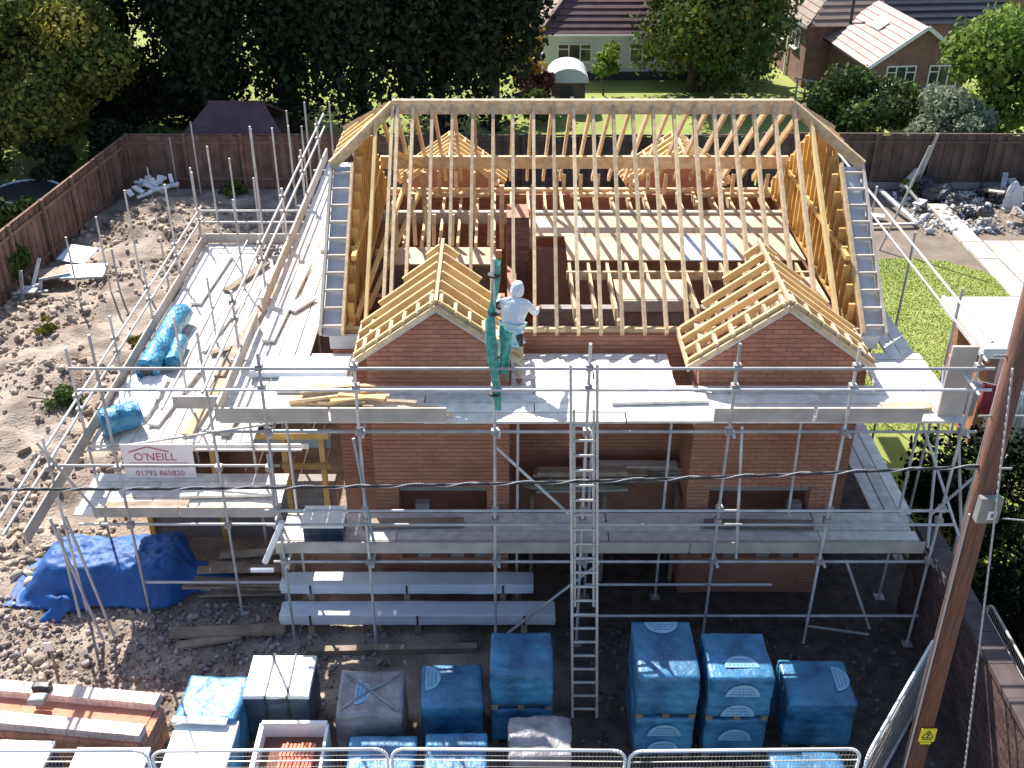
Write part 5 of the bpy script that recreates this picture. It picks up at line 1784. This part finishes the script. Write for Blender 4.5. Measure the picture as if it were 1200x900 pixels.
# older main part to the left with brown roof
MB().box((-2.75, DP + .02, 0), (3.2, 11, 2.62)).build('wall', HBRICK, bh, M=LBH)
tiled_slope(bh, bhp(-2.95, 11.2, 2.55), bhp(-2.95, DP - .4, 2.55), bhp(-.2, 11.2, 4.9), bhp(-.2, DP + 2.2, 4.9), 12, TILEB)
tiled_slope(bh, bhp(-2.9, DP - .45, 2.55), bhp(.2, DP - .45, 2.55), bhp(-.2, DP + 2.6, 5.2), bhp(.9, DP + 2.6, 5.2), 12, TILEB)
tiled_slope(bh, bhp(.22, DP - .45, 2.55), bhp(5.5, DP - .45, 2.55), bhp(.92, DP + 2.6, 5.2), bhp(5.5, DP + 2.6, 5.2), 12, SLATE)
for k, (yy, zz) in enumerate(((5.4, 1.35), (7.2, 1.35), (9.2, 1.35))):
    window(bh, LBH @ T((-2.76, yy + 1.0, zz)) @ Matrix.Rotation(R(-90), 4, 'Z'), 1.0, .85, 2)
for yy in (6.7, 8.7):
    bar('downpipe', bhp(-2.82, yy, 0), bhp(-2.82, yy, 2.5), .06, .06, WHITE, bh, up=(1, 0, 0))
bar('gutter', bhp(-3.0, DP - .4, 2.5), bhp(-3.0, 11.2, 2.5), .08, .08, GREYBOX, bh)
sb_ = thing('slate_roofed_house', (21.5, 51, 0), 'dark slate roofed house behind the brick house at the top right', 'house')
MB().box((17.5, 50.2, 0), (26, 57, 3.0)).build('wall', HBRICK, sb_)
tiled_slope(sb_, (17.2, 49.9, 2.9), (26.2, 49.9, 2.9), (17.2, 54, 6.2), (26.2, 54, 6.2), 12, SLATE)
window(sb_, T((19.5, 50.17, 1.2)), 1.4, 1.0, 3)
bar('gutter', (17.2, 49.86, 2.86), (26.2, 49.86, 2.86), .08, .08, WHITE, sb_)
gt = thing('garden_terrace', (13.0, 42.3, 0), 'pale rail and trellis of posts beside the brown house wall', 'trellis')
for k in range(6):
    bar('post', (11.6 + k * .28, 42.6 - k * .2, 0), (11.6 + k * .28, 42.6 - k * .2, 1.1), .06, .06, PALEJ, gt, up=(1, 0, 0))
for z in (.6, 1.1):
    bar('rail', (11.5, 42.7, z), (13.1, 41.55, z), .05, .05, PALEJ, gt)
pr = thing('garden_parasol', (14.0, 38.9, 0), 'cream garden parasol behind the reddish shrub', 'parasol')
MB().tube((14.0, 38.9, 0), (14.0, 38.9, 1.9), .03, 8).build('pole', WHITE, pr)
b = MB()
n = 8
b.add([(14.0, 38.9, 2.0)] + [(14.0 + .62 * math.cos(a), 38.9 + .62 * math.sin(a), 1.68) for a in [2 * math.pi * k / n for k in range(n)]], [(0, 1 + k, 1 + (k + 1) % n) for k in range(n)])
o = b.build('canopy', WHITE, pr)
o.modifiers.new('solid', 'SOLIDIFY').thickness = .02

# ------------------------------------------------------------------ garage on the right
gg = thing('garage', (11.4, 19.5, 0), 'flat roofed brick garage with white fascia at the right edge', 'garage')
for nm, a, c in (('wall', (9.62, 18.62, 0), (9.82, 20.4, 2.2)), ('wall', (9.82, 20.2, 0), (14, 20.4, 2.2)), ('wall', (13.8, 18.82, 0), (14, 20.2, 2.2))):
    MB().box(a, c).build(nm, HBRICK, gg)
fw = MB().box((9.82, 18.62, 0), (14, 18.82, 2.2)).build('front_wall', PINKCL, gg)
brick_field('brickwork', gg, 18.62, 20.4, 0, 2.2, lambda u, z, d: (9.62 - d, u, z), m=BRICK)
MB().box((9.36, 18.36, 2.30), (14.1, 20.62, 2.40)).build('roof', FELT, gg)
MB().box((9.30, 18.30, 2.20), (9.355, 20.66, 2.42)).build('fascia', WHITE, gg)
MB().box((9.357, 18.30, 2.20), (14.1, 18.355, 2.42)).build('fascia', WHITE, gg)
MB().box((10.6, 18.60, .0), (12.6, 18.618, 1.9)).build('door', WHITE, gg)
wl = thing('washing_line', (9.35, 18.0, 0), 'red and pink cloths hung on a short line in front of the garage corner', 'washing line')
bar('post', (9.0, 18.2, 0), (9.0, 18.2, 1.9), .05, .05, STEEL, wl, up=(1, 0, 0))
bar('post', (9.95, 17.6, 0), (9.95, 17.6, 1.9), .05, .05, STEEL, wl, up=(1, 0, 0))
tube('line', (9.0, 18.2, 1.85), (9.95, 17.6, 1.85), .008, CABLEL, wl)
for k, (f0, f1, d_, m) in enumerate(((.05, .30, .8, PINKCL), (.34, .58, .7, REDCL), (.62, .75, .55, ORANGE), (.78, .97, .9, WHITE))):
    b = MB()
    V = []
    for j in range(8):
        for i in range(6):
            f = f0 + (f1 - f0) * i / 5
            V.append((9.0 + .95 * f, 18.2 - .6 * f + .04 * math.sin(i * 2.1 + j * .6), 1.84 - d_ * j / 7))
    b.add(V, [(j * 6 + i, j * 6 + i + 1, (j + 1) * 6 + i + 1, (j + 1) * 6 + i) for j in range(7) for i in range(5)])
    o = b.build('cloth', m, wl, True)
    o.modifiers.new('solid', 'SOLIDIFY').thickness = .008

# ------------------------------------------------------------------ junk, both sides
def lump(name, label, cat, group, x, y, z, s, m, seed):
    bm = bmesh.new()
    bmesh.ops.create_icosphere(bm, subdivisions=3, radius=1)
    for v in bm.verts:
        k = 1 + .35 * noise.noise(v.co * 1.7 + Vector((seed, 0, 0))) + .16 * noise.noise(v.co * 4.5 + Vector((seed, 3, 0)))
        v.co = Vector((v.co.x * s[0] * k, v.co.y * s[1] * k, max(v.co.z * s[2] * k, -s[2] * .5)))
    me = bpy.data.meshes.new(name)
    bm.to_mesh(me)
    bm.free()
    me.materials.append(m)
    o = bpy.data.objects.new(name, me)
    link(o, None, T((x, y, z + s[2] * .5)))
    return tag(o, label, cat, group)


r_ = random.Random(77)
for k in range(22):
    x, y = r_.uniform(13.4, 18.6), r_.uniform(30.2, 33.0)
    s = r_.uniform(.22, .48)
    lump('rubbish_bag', 'crumpled black plastic bag in the junk heap before the dark fence', 'rubbish bag', 'black bags in the junk heap', x, y, .02 + (.3 if k % 4 == 0 else 0), (s, s * .9, s * .7), BAG, k * 3.3)
for k in range(18):
    x, y = r_.uniform(12.6, 18.5), r_.uniform(29.8, 33.0)
    a = r_.uniform(0, 3.14)
    ln = r_.uniform(.4, 1.1)
    plank((x, y, .15 + r_.uniform(0, .3)), (x + ln * math.cos(a), y + ln * math.sin(a) * .7, .2 + r_.uniform(0, .55)), r_.uniform(.1, .3), .04, r_.choice((PALEJ, PALEJ, OLDWOOD, TOE)), 'pale broken board thrown among the black bags of the junk heap', 'broken boards in the junk heap', 'broken_board', 'board')
sheet_ = lump('grey_sheet', 'stiff grey sheet standing up in the middle of the junk heap', 'sheet', None, 15.4, 30.9, .3, (.28, .12, .55), FELTD, 4.4)


def reg_junk(rs):
    return rs.uniform(12.4, 18.6), rs.uniform(29.7, 33.2)


stones('junk_debris', 'small broken debris strewn through the junk heap on the right', 1300, reg_junk, .03, .14, PALEJ, 8)
# trench frame of boards behind the right gable
for (a, c, w_, lb) in (((10.9, 30.2, .08), (12.4, 30.3, .08), .12, 'pale board lying across the soil behind the right gable'), ((12.4, 30.3, .10), (11.9, 32.4, .35), .14, 'pale board sloping back from the end of the lying one'), ((11.0, 31.0, .08), (11.6, 30.8, .1), .3, 'short pale slab inside the corner of the two boards')):
    plank(a, c, w_, .06, PALEJ, lb, 'boards on the soil behind the right gable', 'soil_board', 'board')
t = thing('scaffold_tube', (10.9, 28.9, 0), 'lone scaffold tube standing in the soil at the right of the house', 'scaffold tube')
tube('tube', (10.75, 28.6, -.2), (11.75, 28.9, 2.9), TR * 1.5, STEEL, t)
MB().tube((11.75, 28.9, 2.9), (11.76, 28.9, 2.94), TR * 1.7, 8).build('end_cap', STEELD, t)
# left: white rubble heap, chair frame, grey sheets, trampoline
for k in range(16):
    a = r_.uniform(0, 3.14)
    x, y = -11.1 + r_.uniform(-.7, .8), 32.0 + r_.uniform(-.6, .7)
    ln = r_.uniform(.25, .7)
    plank((x, y, .42 + r_.uniform(0, .1)), (x + ln * math.cos(a), y + ln * math.sin(a) * .5, .48 + r_.uniform(0, .3)), r_.uniform(.1, .25), .06, r_.choice((WHITE, PALEJ, WHITE)), 'white broken slab on the rubble heap by the left fence corner', 'white slabs on the rubble heap', 'broken_slab', 'slab')
ch = thing('broken_chair', (-12.2, 25.2, .1), 'broken white garden chair tipped in the rubble near the left fence', 'chair')
for a, c in (((-12.35, 25.2, .35), (-11.95, 25.4, .42)), ((-12.3, 25.0, .1), (-12.25, 25.2, .9)), ((-11.95, 25.2, .1), (-11.9, 25.4, .5)), ((-12.1, 25.35, .4), (-11.95, 25.75, 1.0)), ((-12.55, 25.1, .3), (-11.7, 25.25, .3))):
    bar('slat', a, c, .09, .035, PALEJ, ch)
MB().box((-12.4, 25.0, .34), (-11.95, 25.4, .38)).build('seat', PALEJ, ch)
for k, (x, y, w_, lb) in enumerate(((-11.6, 27.3, .9, 'blue grey metal sheet leaning at the back of the left sheet pile'), (-11.1, 26.3, 1.1, 'blue grey metal sheet lying at the front of the left sheet pile'), (-11.9, 26.2, .8, 'brown stained panel lying at the left of the sheet pile'))):
    t = thing('metal_sheet', (x, y, .2), lb, 'sheet', 'old sheets lying near the left fence')
    M = T((x, y, .35 + ground_h(x, y) * .5)) @ Matrix.Rotation(.4 * k - .3, 4, 'Z') @ Matrix.Rotation(.25 - .15 * k, 4, 'X')
    MB().box((-w_ / 2, -.35, 0), (w_ / 2, .35, .03)).build('panel', (SHEET, SHEET, OLDWOOD)[k], t, M=M)
    MB().box((-w_ / 2, -.38, -.02), (w_ / 2, -.352, .05)).build('rim', GALV_SH, t, M=M)
tm = thing('trampoline', (-14.6, 31.6, 0), 'round dark trampoline with pale rim beyond the left fence', 'trampoline')
ring = [(-14.6 + 1.0 * math.cos(a), 31.6 + 1.0 * math.sin(a), .62) for a in [2 * math.pi * k / 28 for k in range(29)]]
MB().path(ring, .035, 8).build('rim', SHEET, tm, True)
MB().tube((-14.6, 31.6, .60), (-14.6, 31.6, .615), .93, 28).build('mat', BLACK, tm)
for k in range(6):
    a = 2 * math.pi * k / 6
    tube('leg', (-14.6 + math.cos(a), 31.6 + math.sin(a), 0), (-14.6 + math.cos(a), 31.6 + math.sin(a), .62), .025, STEEL, tm)
